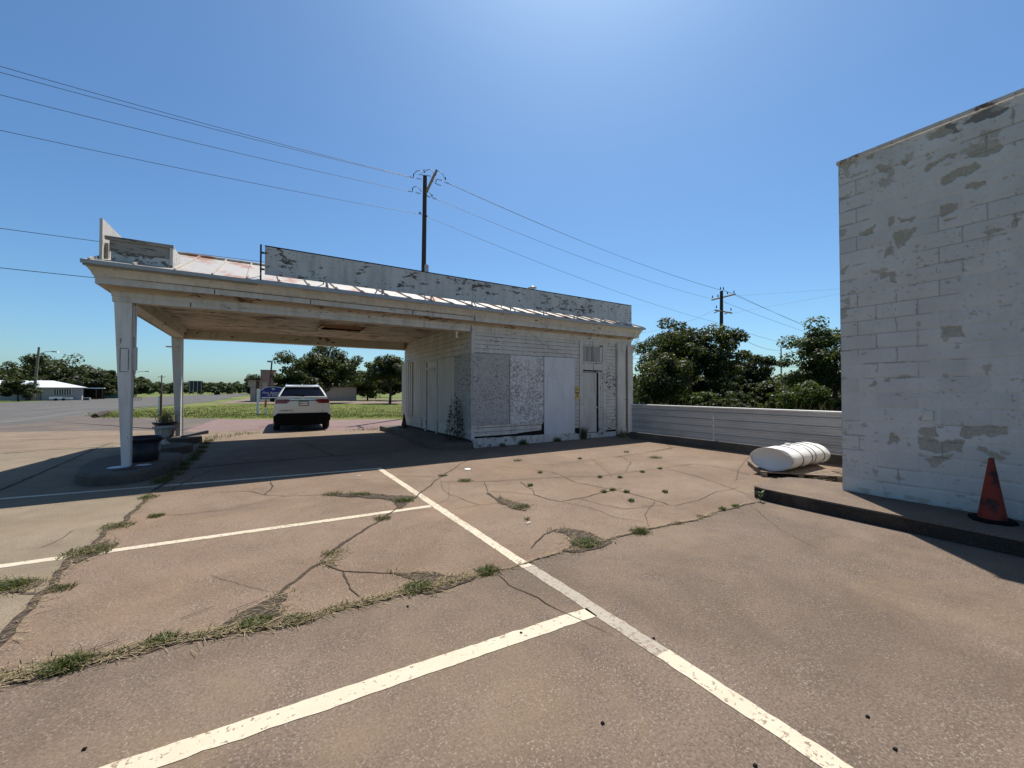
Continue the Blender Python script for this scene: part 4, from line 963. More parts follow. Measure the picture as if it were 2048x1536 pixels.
mb = MB(); mb.quad((XW, y_end, .15), (XW, -9, .15), (XW, -9, ZT), (XW, y_end, ZT)); mb.quad((XW, YW, .0), (XW, YW, ZT), (17, YW, ZT), (17, YW, .0)); mb.quad((17, YW, 0), (17, YW, ZT), (17, -9, ZT), (17, -9, 0)); mb.quad((17, -9, 0), (17, -9, ZT), (XW, -9, ZT), (XW, -9, 0)); mb.quad((XW, -9, ZT - .3), (17, -9, ZT - .3), (17, YW, ZT - .3), (XW, YW, ZT - .3))
local(mb, wl).build('block_wall', 'block_paint', wb)
mb = MB(); mb.box(XW - .022, XW + .25, -9, YW + .02, ZT + .001, ZT + .05); mb.box(XW + .25, 17.02, YW - .22, YW + .02, ZT + .001, ZT + .05); local(mb, wl).build('wall_cap', 'paint_foundation', wb, bevel=.006)
mb = MB(); y_, z_ = Wp(1857, 831); mb.box(XW - .02, XW, y_ - .045, y_ + .045, z_ - .06, z_ + .06); local(mb, wl).build('outlet_box', 'block_paint', wb, bevel=.004)

# ================================================================== FENCE
fe = empty('metal_fence', (10.61, 6.0, 0), 'low fence of white ribbed metal sheets on a concrete kerb between station and block building', 'fence'); fl = (10.61, 6.0, 0)
prof = []; z = .215
while z < 1.10:
    prof += [(0, z), (0, z + .045), (.008, z + .055), (.008, z + .075), (0, z + .085), (0, z + .135), (.02, z + .150), (.02, z + .17), (-.028, z + .172), (-.028, z + .192)]; z += .2
prof = [(o_, min(z_, 1.115)) for o_, z_ in prof]
for ya, yb in ((9.32, 6.45), (6.44, 3.4), (3.39, -3)):
    mb = MB(); n = len(prof)
    vs = [(10.61 - o_, y, z_) for y in (ya, yb) for o_, z_ in prof]; mb.add(vs, [(i, n + i, n + i + 1, i + 1) for i in range(n - 1)])
    local(mb, fl).build('metal_sheet', 'fence_metal', fe, solid=.006)
mb = MB(); mb.tube([(10.60, 9.34, 1.125), (10.60, -3, 1.125)], .026, 10); mb.tube([(10.60, 9.34, .2), (10.60, 9.34, 1.125)], .03, 10); local(mb, fl).build('top_rail', 'plain_white', fe)
mb = MB(); mb.box(10.52, 10.72, -3, 9.36, -.02, .205); local(mb, fl).build('kerb', 'kerb_concrete', fe, bevel=.012)
for y in (9.2, 6.4, 3.4): mb = MB(); mb.tube([(10.68, y, 0), (10.68, y, 1.1)], .03, 8); local(mb, fl).build('fence_post', 'grey_metal', fe)

# ================================================================== ROLL ON A PALLET, CONES, PLANTERS
pal = empty('pallet', (8.75, 3.75, 0), 'low weathered wooden pallet with narrow gaps under the white roll', 'pallet', rz=R(-52))
# slats run along world (dx,dy) from near-left to far-right
for i in range(9):
    mb = MB(); mb.box(-.62, .62, -.62 + i * .145, -.62 + i * .145 + .10, .075, .097); mb.build('slat', 'pallet_wood', pal, bevel=.003)
for x in (-.57, 0, .57): mb = MB(); mb.box(x - .04, x + .04, -.64, .65, .0, .072); mb.build('bearer', 'pallet_wood', pal, bevel=.003)
rl = empty('plastic_roll', (8.10, 3.80, .10), 'oval roll of white plastic sheet tied with thin dark straps', 'plastic roll')
def spiral(x, n=90, a=.385, b=.215, turns=1.25):
    out = []
    for i in range(n + 1):
        t = i / n; q = 2 * math.pi * (t * turns) + 2.0; s_ = 1 - .05 * t
        f = 1 + .012 * math.sin(3 * q + x * 2)
        out.append((x, math.cos(q) * a * s_ * f, b + math.sin(q) * b * s_ * (1 if math.sin(q) < 0 else 1.0)))
    return out
mb = MB(); L = 1.55; nx = 10; n = 91; vs = []
for j in range(nx + 1):
    x = L * j / nx
    for i, p in enumerate(spiral(x)):
        vs.append((p[0] + .03 * mnoise.noise(Vector((i * .15, 0, j))) * (1 if j in (0, nx) else 0), p[1], p[2] + .012 * mnoise.noise(Vector((i * .12, j * .5, 1)))))
mb.add(vs, [(j * n + i, j * n + i + 1, (j + 1) * n + i + 1, (j + 1) * n + i) for j in range(nx) for i in range(n - 1)], True)
mb.build('sheet', 'roll_sheet', rl, solid=.005)
mb = MB(); vs = []; kk = 40
for r_, x_ in ((.965, .03), (.85, .07), (.6, .13), (.3, .17), (.02, .18)):
    for k in range(kk): q = 2 * math.pi * k / kk; vs.append((x_ + .035 * math.cos(q + .6) * r_ + .02 * math.sin(2 * q) * r_, math.cos(q) * .37 * r_ - .03 * (1 - r_), .215 + math.sin(q) * .203 * r_))
mb.add(vs, [(i * kk + k, i * kk + (k + 1) % kk, (i + 1) * kk + (k + 1) % kk, (i + 1) * kk + k) for i in range(4) for k in range(kk)], True); mb.build('inner_flap', 'roll_sheet', rl)
for x, tilt in ((.38, .0), (.78, .06), (.95, .10), (1.28, .0)):
    mb = MB(); pts = [(x + tilt * math.sin(q + .6), math.cos(q) * .392, .2155 + math.sin(q) * .2205) for q in [2 * math.pi * k / 48 for k in range(49)]]; mb.tube(pts, .0060, 6, False); mb.build('strap', 'dark_metal', rl)
mb = MB(); mb.box(.60, .66, -.06, .02, .43, .47); mb.build('tie_knot', 'roll_sheet', rl)
# debris and leaves round the pallet
lv = []
for i in range(420):
    u_ = random.choice([(8.7, 3.05), (8.95, 3.0), (9.2, 3.05), (8.4, 3.3), (9.3, 2.9), (8.2, 3.6)]); x, y = random.gauss(u_[0], .16), random.gauss(u_[1], .10); a = random.uniform(0, 6.3); s_ = random.uniform(.012, .035); z = .006 + random.random() * .02
    for k in range(4): lv.append((x + math.cos(a + k * 1.57) * s_ * (1 if k % 2 else .5), y + math.sin(a + k * 1.57) * s_ * (1 if k % 2 else .5), z + random.random() * .01))
tag(np_mesh('leaf_litter', np.array(lv), 4, 'grass_dry'), kind='stuff')
flat('pallet_dirt', smoothpoly([(7.9, 3.62), (8.3, 3.1), (9.0, 2.75), (9.6, 2.8), (9.7, 3.3), (9.0, 4.2), (8.5, 4.45)], 1), 'dirt', .005)

def cone(name, loc, h, rb, mat, lab, base):
    t = empty(name, loc, lab, 'traffic cone'); mb = MB()
    mb.lathe([(rb, .03), (rb * .95, .06), (rb * .23, h * .93), (rb * .2, h - .01), (rb * .15, h), (0, h)], n=28); mb.build('cone_body', mat, t)
    mb = MB(); q = smoothpoly([(-base, -base), (base, -base), (base, base), (-base, base)], 1); mb.prism(q, 0, .035, .008); b_ = mb.build('cone_base', 'black_plastic' if mat == 'cone_orange' else 'dirt', t); b_.rotation_euler = (0, 0, .4); return t
cone('traffic_cone', (6.80, .94, .17), .69, .113, 'cone_orange', 'sooty orange traffic cone against the white block wall', .165)
cone('traffic_cone', (4.70, 15.4, .17), .52, .11, 'cone_dark', 'dark dirty cone by the boarded front wall under the canopy', .17)

def pot(name, loc, prof, mat, lab, soil=None, rim=None):
    t = empty(name, loc, lab, 'planter'); mb = MB(); mb.lathe(prof, n=36); mb.build('bowl', mat, t)
    if rim: mb = MB(); mb.lathe(rim, n=36); mb.build('rim', mat, t)
    if soil: mb = MB(); mb.lathe([(0, soil[1]), (soil[0], soil[1])], n=24); mb.build('soil', 'dirt', t)
    return t
pot('planter_tub', (-2.00, 10.78, .19), [(0, 0), (.215, 0), (.23, .02), (.285, .42), (.27, .42), (.255, .36), (0, .34)], 'tub_black', 'large black plastic planter tub behind the near canopy post', (.257, .36), [(.27, .40), (.312, .41), (.317, .47), (.305, .485), (.285, .47), (.27, .42)])
u1 = G(312, 891, .19)
t = pot('stone_urn', (u1[0] + .12, u1[1] + .15, .19), [(0, 0), (.17, 0), (.17, .05), (.10, .09), (.07, .14), (.09, .18), (.17, .22), (.20, .30), (.21, .40), (.25, .45), (.31, .48), (.31, .505), (.27, .51), (.22, .47), (0, .44)], 'urn_stone', 'pale stone garden urn on a pedestal foot behind the black tub', (.23, .46))
t.scale = (.74, .74, .93)
for a in range(8):
    mb = MB(); q = a * math.pi / 4; mb.tube([(.20 * math.cos(q), .20 * math.sin(q), .24), (.215 * math.cos(q), .215 * math.sin(q), .34), (.235 * math.cos(q), .235 * math.sin(q), .43)], [.012, .02, .01], 6); mb.build('rib', 'urn_stone', t)
u2 = (-2.45, 15.85, .19)
t = pot('planter_pot', u2, [(0, 0), (.22, 0), (.30, .42), (.27, .42), (0, .38)], 'tub_black', 'dark pot with dry pinkish grass by the far canopy post', (.27, .38), [(.29, .38), (.37, .45), (.38, .50), (.35, .50), (.29, .42)])
t.scale = (.84, .84, .92)
np_mesh('dry_grass', blades([(0, 0)], 260, .52, .12, .55, .006) + np.array([0, 0, .38]), 4, 'grass_dry', t)
mb = MB(); mb.hexa([(-2.05, 15.55, .19), (-1.98, 15.5, .19), (-1.45, 16.35, .19), (-1.52, 16.4, .19)], [(-2.05, 15.55, .23), (-1.98, 15.5, .23), (-1.45, 16.35, .30), (-1.52, 16.4, .30)]); tag(mb.build('angle_iron', 'dark_metal'), 'dark metal bar lying by the foot of the far canopy post', 'metal bar')

# sapling at the station corner
sp_ = empty('sapling', (4.78, 10.62, .17), 'bushy green sapling growing against the boarded front wall corner', 'sapling')
mb = MB(); mb.tube([(0, 0, 0), (.03, .02, .5), (.0, .03, .9), (.02, .0, 1.28)], [.016, .012, .008, .004], 6)
lv = []
def leaf(c, d, up, L, wd):
    c = Vector(c); d = Vector(d).normalized(); s_ = d.cross(Vector(up)).normalized() * wd
    return [c, c + d * L * .5 + s_, c + d * L, c + d * L * .5 - s_]
for i in range(900):
    z = random.betavariate(1.1, 1.9) * 1.28; r = (.30 * (1 - z / 1.35) + .04) * math.sqrt(random.random()); a = random.uniform(0, 6.3); c = (r * math.cos(a) - .05, r * math.sin(a) * .8, z + .02)
    lv += leaf(c, (math.cos(a) + random.gauss(0, .4), math.sin(a) + random.gauss(0, .4), random.gauss(.2, .5)), (random.gauss(0, .4), random.gauss(0, .4), 1), random.uniform(.05, .10), random.uniform(.011, .02))
for i in range(9):
    a = i * 2.4; z = .1 + .1 * i; mb.tube([(.01, .01, z), (.15 * math.cos(a), .15 * math.sin(a), z + .12)], [.006, .003], 5)
mb.build('stem', 'trunk_bark', sp_); np_mesh('leaves', np.array([tuple(p) for p in lv]), 4, 'leaf_dark', sp_)
c = G(1523, 1003)
wd_ = empty('broadleaf_weed', (c[0] - .02, c[1], .0), 'single bright weed with long pointed leaves at the corner of the raised walk', 'weed'); lv = []
mb = MB(); mb.tube([(0, 0, 0), (.0, 0, .14)], .004, 5); mb.build('stem', 'weed_leaf', wd_)
for i in range(22):
    a = random.uniform(0, 6.3); z = random.uniform(.02, .14); lv += leaf((0, 0, z), (math.cos(a), math.sin(a), random.uniform(.1, .9)), (0, 0, 1), random.uniform(.06, .11), .008)
np_mesh('leaves', np.array([tuple(p) for p in lv]), 4, 'weed_leaf', wd_)
for (x, y, n, h, s_, lab) in ((9.0, 9.93, 160, .42, .07, 'tall seeding grass clump at the foot of the ajar side door'), (7.9, 9.92, 110, .14, .09, 'low dark grass clump under the smooth plywood panel'), (6.6, 9.92, 120, .16, .10, 'dark grass clump at the foundation below the chipboard panels'), (5.9, 9.93, 70, .10, .09, 'thin grass clump at the foundation near the station corner'), (10.9, 9.9, 160, .12, .14, 'weeds at the foot of the pilasters'), (10.45, 9.6, 90, .25, .12, 'brown weeds at the left end of the metal fence')):
    t = np_mesh('wall_grass', np.concatenate([blades([(0, 0)], n, h, s_ * .6, .5, .0060), blades([(0, 0)], n, h * .4, s_ * .7, .9, .004)]), 4, 'grass_dry' if 'brown' in lab else 'grass_blade', loc=(x, y, 0)); tag(t, lab, 'grass tuft', 'grass clumps along the station wall')

# ================================================================== CAR
CARP = B(606.5, 15.8); CRZ = R(-2.2)
car = empty('parked_car', (CARP[0], CARP[1], -.006), 'white family car with dark rear window seen from behind on the brick street edge', 'car', rz=CRZ)
def rear(x, z):
    """y of the rear skin"""
    base = 0.0
    if z > .98: base = .02 * (z - .98) / .3
    if z > 1.34: base = .02 + (z - 1.34) * .95
    if z < .62: base = .05 * (.62 - z) / .3
    return base + .13 * (abs(x) / 1.0) ** 3 + .02 * (abs(x) / 1.0)
def halfw(z):
    pts = [(.25, .93), (.45, 1.0), (.75, 1.02), (1.0, .99), (1.18, .95), (1.38, .86), (1.6, .75), (1.74, .66), (1.80, .55)]
    for (a, b), (c, d) in zip(pts, pts[1:]):
        if z <= c: return b + (d - b) * (z - a) / (c - a)
    return .55
mb = MB(); zl = [.36, .40, .48, .6, .7, .8, .9, .98, 1.08, 1.18, 1.28, 1.34, 1.40, 1.5, 1.6, 1.68, 1.74, 1.78, 1.80]; nxr = 14
vs = []
for z in zl:
    for i in range(nxr + 1):
        x = halfw(z) * (-1 + 2 * i / nxr); vs.append((x, rear(x, z), z))
mb.add(vs, [(r * (nxr + 1) + i, r * (nxr + 1) + i + 1, (r + 1) * (nxr + 1) + i + 1, (r + 1) * (nxr + 1) + i) for r in range(len(zl) - 1) for i in range(nxr)], True)
# sides and front, lofted forward from the rear edge
stn = [(0, 1, 0), (.5, 1, 0), (1.3, 1.0, 0), (2.3, 1.0, 0), (3.2, 1.0, 0), (3.9, .99, .0), (4.7, .96, 0), (5.1, .86, 0)]
def top_at(y): return 1.80 if y < 2.6 else (1.80 - (y - 2.6) * .55 if y < 3.8 else 1.14 - (y - 3.8) * .12)
for sgn in (-1, 1):
    vs = []
    for si, (y, f, _) in enumerate(stn):
        for z in zl:
            zt = min(z, top_at(y)); x = halfw(z) * f if z <= top_at(y) else halfw(z) * f
            yy = max(y, rear(halfw(z), z)) if si else rear(halfw(z), z)
            vs.append((sgn * x, yy, zt))
    k = len(zl); mb.add(vs, [((i * k + j), ((i + 1) * k + j), ((i + 1) * k + j + 1), (i * k + j + 1)) if sgn > 0 else ((i * k + j), (i * k + j + 1), ((i + 1) * k + j + 1), ((i + 1) * k + j)) for i in range(len(stn) - 1) for j in range(k - 1)], True)
# roof, bonnet and nose between the two sides
vs = []
for si, (y, f, _) in enumerate(stn):
    yy = rear(.55, 1.8) if si == 0 else max(y, rear(.55, 1.8))
    zt = min(1.80, top_at(y))
    for x in (-1, -.5, 0, .5, 1): vs.append((x * .55 * f, yy, zt + .02 * (1 - x * x)))
mb.add(vs, [(i * 5 + j, i * 5 + j + 1, (i + 1) * 5 + j + 1, (i + 1) * 5 + j) for i in range(len(stn) - 1) for j in range(4)], True)
mb.quad((.86, 5.1, .36), (-.86, 5.1, .36), (-.8, 5.1, .98), (.8, 5.1, .98)); mb.quad((-.9, .1, .43), (.9, .1, .43), (.85, 5.1, .43), (-.85, 5.1, .43))
mb.build('body', 'car_paint', car)
def skin(rows, off=.008, nc=12):
    mb = MB(); vs = []
    for z, xa, xb in rows:
        for i in range(nc + 1):
            x = xa + (xb - xa) * i / nc; vs.append((x, rear(x, z) - off, z))
    mb.add(vs, [(r * (nc + 1) + i, r * (nc + 1) + i + 1, (r + 1) * (nc + 1) + i + 1, (r + 1) * (nc + 1) + i) for r in range(len(rows) - 1) for i in range(nc)], True); return mb
skin([(z, -(halfw(z) - .06), halfw(z) - .06) for z in (1.385, 1.45, 1.55, 1.65, 1.725)]).build('rear_window', 'car_glass', car)
bmp = MB()
bmp.v = []; bmp = skin([(z, -w_, w_) for z, w_ in ((.28, .86), (.40, .99), (.50, 1.012), (.60, 1.01), (.66, .93), (.72, .88))], .03); bmp.build('rear_bumper', 'black_plastic', car)
mb = MB(); mb.box(-.80, .80, .12, 4.8, .24, .42); mb.build('underbody', 'black_plastic', car)
for s_ in (-1, 1):
    rows = [(1.10, .56, .955), (1.135, .53, .955), (1.18, .46, .945), (1.235, .43, .93), (1.26, .43, .915)]
    rows = [(z, s_ * a, s_ * b) if s_ > 0 else (z, -b, -a) for z, a, b in rows]
    tl = skin(rows, .014, 8).build('tail_light', 'tail_red', car)
    skin([(1.205, min(s_ * .5, s_ * .9), max(s_ * .5, s_ * .9)), (1.215, min(s_ * .5, s_ * .9), max(s_ * .5, s_ * .9))], .018, 6).build('light_bar', 'hole_dark', tl)
skin([(1.205, -.47, .47), (1.235, -.47, .47)], .013).build('trim_strip', 'black_plastic', car); skin([(1.237, -.47, .47), (1.262, -.47, .47)], .016).build('chrome_strip', 'chrome', car)
skin([(1.268, -.30, .0), (1.375, -.24, .02)], .004, 6).build('reflection_patch', 'grey_metal', car)  # grey patch paints a dark reflection onto the white tailgate
mb = MB(); mb.box(-.145, .195, -.03, -.012, 1.0, 1.185); pl = mb.build('plate_frame', 'black_plastic', car); mb = MB(); mb.box(-.128, .178, -.034, -.031, 1.025, 1.165); mb.build('number_plate', 'litter_white', pl)
text_mesh('plate_text', 'BB-6118', .085, 'black_ink', pl, (.025, -.035, 1.09), (R(90), 0, 0), 0, .001)
text_mesh('model_badge', 'TRAVERSE AWD', .065, 'black_ink', car, (-.58, -.0 + rear(.58, .82) - .012, .82), (R(90), 0, R(-6)), 0, .002); text_mesh('model_badge', 'RS', .05, 'black_ink', car, (.72, rear(.72, .82) - .012, .82), (R(90), 0, R(9)), 0, .002)
mb = MB(); mb.box(-.08, .08, -.028, -.012, 1.255, 1.285); mb.box(-.045, .045, -.0285, -.012, 1.24, 1.30); mb.build('emblem', 'chrome', car)
mb = MB(); mb.tube([(.05, rear(0, 1.44) - .035, 1.44), (-.3, rear(.3, 1.455) - .03, 1.455)], [.016, .008], 6); mb.build('wiper', 'black_plastic', car)
mb = MB(); mb.hexa([(-.64, .34, 1.74), (.64, .34, 1.74), (.60, .75, 1.79), (-.60, .75, 1.79)], [(-.62, .36, 1.79), (.62, .36, 1.79), (.58, .75, 1.835), (-.58, .75, 1.835)]); mb.build('spoiler', 'car_paint', car, bevel=.02)
for s_ in (-1, 1):
    mb = MB(); mb.tube([(s_ * .56, .9, 1.80), (s_ * .57, 1.0, 1.86), (s_ * .58, 2.4, 1.86), (s_ * .57, 2.6, 1.78)], .02, 6); mb.build('roof_rail', 'chrome', car)
    mb = MB(); mb.hexa([(s_ * 1.0 - .02, 3.25, 1.08), (s_ * 1.2, 3.25, 1.1), (s_ * 1.18, 3.42, 1.1), (s_ * 1.0 - .02, 3.4, 1.08)][::s_], [(s_ * 1.0, 3.25, 1.27), (s_ * 1.2, 3.25, 1.26), (s_ * 1.18, 3.42, 1.26), (s_ * 1.0, 3.4, 1.27)][::s_]); mb.build('wing_mirror', 'black_plastic', car, bevel=.03)
    for y in (1.05, 4.1):
        mb = MB(); x0_ = s_ * .78; pr = [(0, 0), (.2, 0), (.32, .0), (.38, .03), (.385, .12), (.385, .16), (.36, .235), (.2, .235), (0, .2)]
        mb.lathe(pr, n=28); wobj = mb.build('tyre', 'tyre_rubber', car); wobj.location = (x0_ if s_ > 0 else -.78, y, .385); wobj.rotation_euler = (0, R(90) * s_, 0)
        mb = MB(); mb.lathe([(0, .245), (.22, .245), (.25, .23)], n=20); mb.build('rim', 'chrome', wobj)
mb = MB(); mb.hexa([(-.03, 1.0, 1.80), (.03, 1.0, 1.80), (.03, 1.2, 1.80), (-.03, 1.2, 1.80)], [(-.01, 1.0, 1.88), (.01, 1.0, 1.88), (.01, 1.08, 1.86), (-.01, 1.08, 1.86)]); mb.build('antenna_fin', 'car_paint', car)

# ================================================================== SIGN, MARKERS, LAMPS
Zs = 27.2; sb = B(546.6, Zs); srz = -R(4)
sg = empty('church_sign', sb, 'arched blue church sign with white lettering between two white posts on the lawn', 'sign', rz=srz)
pxm = Zs / FPX
hw_ = .76; zt = lambda v: CAMH + (HZ - v) * pxm
top = [(-hw_, zt(780.7)), (-.70, zt(780)), (-.58, zt(777.6))] + [(.66 * math.sin(a), zt(779.5) + (zt(773) - zt(779.5)) * math.cos(a)) for a in [(-1.0 + .2 * i) for i in range(11)]] + [(.58, zt(777.6)), (.70, zt(780)), (hw_, zt(780.7))]
def plate(pts, y0, y1):
    mb = MB(); n = len(pts); vs = [(x, y0, z) for x, z in pts] + [(x, y1, z) for x, z in pts]
    mb.add(vs, [tuple(range(n)), tuple(range(2 * n - 1, n - 1, -1))] + [((i + 1) % n, i, n + i, n + (i + 1) % n) for i in range(n)]); return mb
out = top[::-1] + [(-hw_, zt(800)), (hw_, zt(800))]
plate(out, -.03, .03).build('sign_edge', 'plain_white', sg)
inn = [(x * .965, z - .035 if z > zt(795) else z + .06) for x, z in out]; plate(inn, -.045, -.031).build('sign_face', 'blue_sign', sg)
mb = MB(); mb.box(-hw_, hw_, -.03, .03, zt(803), zt(800) - .003); mb.box(-.66, .66, -.05, -.046, zt(796.5), zt(794)); mb.build('text_strip', 'plain_white', sg)
text_mesh('sign_text', 'First Assembly', .225, 'plain_white', sg, (-.02, -.047, zt(785.6)), (R(90), 0, 0), .35, .002, sx=.95); text_mesh('sign_text', 'of God', .225, 'plain_white', sg, (-.02, -.047, zt(789.6)), (R(90), 0, 0), .35, .002)
dv = [(-.30, .10), (-.12, .02), (-.02, -.02), (-.14, -.14), (-.02, -.10), (.08, -.08), (.20, -.02), (.26, .10), (.12, .02), (.06, .02), (-.05, .14)]
plate([(x * .45, zt(778.2) + z * .55) for x, z in dv][::-1], -.051, -.046).build('dove_emblem', 'plain_white', sg)
for s_ in (-1, 1): mb = MB(); mb.box(s_ * (hw_ + .12) - .075, s_ * (hw_ + .12) + .075, -.07, .07, -.03, zt(778)); mb.build('sign_post', 'plain_white', sg, bevel=.01)
mk = empty('marker_post', B(531, 26.5), 'slim white marker post with orange top beside the church sign', 'marker post'); mb = MB(); mb.box(-.05, .05, -.03, .03, -.03, .50); mb.build('shaft', 'plain_white', mk); mb = MB(); mb.hexa([(-.07, -.04, .50), (.07, -.04, .50), (.07, .04, .50), (-.07, .04, .50)], [(-.03, -.04, 1.0), (.09, -.04, 1.0), (.09, .04, 1.0), (-.03, .04, 1.0)]); mb.build('cap', 'orange_stripe', mk)
mk = empty('marker_post', B(320.5, 26.0), 'rusty red and white marker post on the lawn corner by the highway', 'marker post'); mb = MB(); mb.box(-.10, -.01, -.04, .04, -.03, 1.25); mb.build('shaft', 'plain_white', mk); mb = MB(); mb.box(.0, .10, -.05, .05, -.03, 1.35); mb.build('stake', 'brown_trim', mk); mb = MB(); mb.tube([(.05, 0, 1.35), (.10, 0, 1.48), (.22, 0, 1.48), (.28, 0, 1.38)], .05, 8); mb.build('hook', 'kerb_concrete', mk)
kb = MB(); a = Vector(G(190, 835)); b = Vector(G(215, 828)); kb.tube([a + Vector((0, 0, .06)), b + Vector((0, 0, .1))], .16, 6); tag(kb.build('drain_kerb', 'dirt'), 'dark broken kerb end at the tip of the lawn', 'kerb')

def street_lamp(u, vtop, Z, vbase, arm_px, lab, lean=0.0):
    p = B(u, Z); top_ = CAMH + (HZ - vtop) * Z / FPX; t = empty('street_lamp', p, lab, 'street lamp', 'wooden street lamps along the highway', rz=-YAW)
    mb = MB(); mb.tube([(0, 0, -.05), (lean, 0, top_)], [.2, .13], 8); mb.build('pole', 'brace_wood', t)
    L = arm_px * Z / FPX; za = top_ - .9; mb = MB(); mb.tube([(lean, 0, za - .2), (lean + L * .4, 0, za + .15), (lean + L * .85, 0, za + .2)], .05, 6); mb.build('arm', 'grey_metal', t)
    mb = MB(); mb.hexa([(lean + L * .8, -.15, za + .08), (lean + L * 1.15, -.15, za + .02), (lean + L * 1.15, .15, za + .02), (lean + L * .8, .15, za + .08)], [(lean + L * .8, -.1, za + .28), (lean + L * 1.1, -.1, za + .2), (lean + L * 1.1, .1, za + .2), (lean + L * .8, .1, za + .28)]); mb.build('lamp_head', 'grey_metal', t)
street_lamp(67, 694, 64, 797, 34, 'tall leaning wooden street lamp in front of the white roofed house', .75); street_lamp(268, 737, 100, 795, 28, 'smaller wooden street lamp seen beyond the near canopy post')
t = empty('utility_pole', B(323, 120), 'thin distant utility pole beyond the lawn marker post', 'utility pole', 'distant utility poles'); mb = MB(); mb.tube([(0, 0, 0), (0, 0, 6.2)], .17, 6); mb.build('pole', 'brace_wood', t); mb = MB(); mb.box(-.9, .9, -.06, .06, 5.6, 5.75); mb.build('crossarm', 'brace_wood', t)
p = B(540, 56); t = empty('area_lamp', p, 'dark lamp post with a box head beside the church tower', 'lamp post', rz=-YAW); mb = MB(); mb.tube([(-.2, 0, 0), (.22, 0, 5.6)], .10, 8); mb.build('pole', 'brown_trim', t); mb = MB(); mb.box(-.35, .3, -.15, .15, 5.55, 5.78); mb.build('lamp_head', 'grey_metal', t)

# ================================================================== CHURCH AND HOUSES
Zc = 60.0; cb = B(600, Zc); ch = empty('church', cb, 'low beige church with a small square tower behind the big oak', 'church', rz=-R(9)); pc = Zc / FPX; zc = lambda v: CAMH + (HZ - v) * pc
mb = MB(); mb.box(-6.3, 7.9, 0, 9, -.1, zc(774)); mb.build('wall', 'beige_brick', ch)
mb = MB(); mb.box(-6.6, -3.9, -.12, 8, zc(774) + .01, zc(761)); mb.box(-6.32, -3.9, -.125, 0, -.1, zc(774)); mb.build('wall', 'beige_brick', ch)
mb = MB(); mb.hexa([(-7.0, -.5, zc(761.5)), (-5.0, -.5, zc(758)), (-5.0, 8.4, zc(758)), (-7.0, 8.4, zc(761.5))], [(-7.0, -.5, zc(759.5)), (-5.0, -.5, zc(756)), (-5.0, 8.4, zc(756)), (-7.0, 8.4, zc(759.5))]); mb.box(-4.0, 8.1, -.3, 9.3, zc(774) + .01, zc(772)); mb.build('roof', 'brown_trim', ch)
mb = MB(); mb.box(-5.05, -3.3, -.3, 1.6, zc(774) + .02, zc(742)); tw = mb.build('tower', 'tan_panel', ch); mb = MB(); mb.box(-5.12, -3.22, -.37, 1.67, zc(742) + .01, zc(741)); mb.build('tower_cap', 'brown_trim', tw)
mb = MB(); mb.box(-4.8, -4.2, -.32, -.31, -.1, zc(765)); mb.build('tower_base', 'beige_brick', tw)
mb = MB(); mb.box(-5.65, -5.2, -.14, -.128, -.1, zc(762)); mb.build('door', 'brown_trim', ch)

Zh = 66.0; hb = B(105, Zh); ph = Zh / FPX; zh = lambda v: CAMH + (HZ - v) * ph
ho = empty('house', hb, 'low house with a bright white metal roof and a front gable across the highway', 'house', rz=R(13))
mb = MB(); mb.box(-1.2, 3.3, 0, 8, -.1, zh(775)); mb.box(-10, -1.2, 3.0, 11, -.1, zh(773)); mb.build('wall', 'house_wall', ho)
mb = MB(); mb.hexa([(-1.8, -.6, zh(775) + .02), (3.9, -.6, zh(775) + .02), (3.9, 8.4, zh(775) + .02), (-1.8, 8.4, zh(775) + .02)], [(-2.6, 3.6, zh(760.5)), (-.2, 3.6, zh(760.5)), (-.2, 4.2, zh(760.5)), (-2.6, 4.2, zh(760.5))])
mb.hexa([(-11.0, 2.4, zh(773) + .02), (-2.0, 2.4, zh(770) + .02), (-2.0, 11.4, zh(770) + .02), (-11.0, 11.4, zh(773) + .02)], [(-11.0, 6.2, zh(760.5)), (-2.2, 6.2, zh(760.5)), (-2.2, 6.6, zh(760.5)), (-11.0, 6.6, zh(760.5))]); mb.build('roof', 'white_roof', ho)
wn = MB(); wn.box(.1, 2.1, -.03, -.002, zh(790), zh(778.5)); wn = wn.build('window', 'window_glass', ho)
mb = MB()
for i in range(8): mb.box(.1 + i * .28, .17 + i * .28, -.06, -.031, zh(790), zh(778.5))
mb.build('frame', 'plain_white', wn)
mb = MB(); mb.box(-2.9, -1.35, .6, 2.9, -.1, zh(774)); mb.build('porch_wall', 'brown_trim', ho); mb = MB(); mb.box(-2.3, -1.3, .5, .58, -.1, zh(777)); mb.build('garage_door', 'beige_brick', ho)
mb = MB(); mb.hexa([(-3.4, .0, zh(774)), (-1.25, .0, zh(776)), (-1.25, 3.0, zh(776)), (-3.4, 3.0, zh(774))], [(-3.4, .0, zh(773)), (-1.25, .0, zh(775)), (-1.25, 3.0, zh(775)), (-3.4, 3.0, zh(773))]); mb.build('porch_roof', 'white_roof', ho)
Zk = 72.0; kb_ = B(170, Zk); ko = empty('carport', kb_, 'dark open carport with a flat pale roof right of the white roofed house', 'carport', rz=R(11))
mb = MB(); mb.box(-2.3, 2.4, 0, 5, 1.95, 2.1); mb.build('roof', 'white_roof', ko); mb = MB(); mb.box(-2.2, 2.3, 4.0, 4.2, 0, 1.95); mb.box(-2.2, -2.0, .2, 4, 0, 1.95); mb.build('back_wall', 'hole_dark', ko)
for x in (-.2, 1.4, 2.2): mb = MB(); mb.box(x - .06, x + .06, .1, .22, 0, 1.95); mb.build('pillar', 'brown_trim', ko)
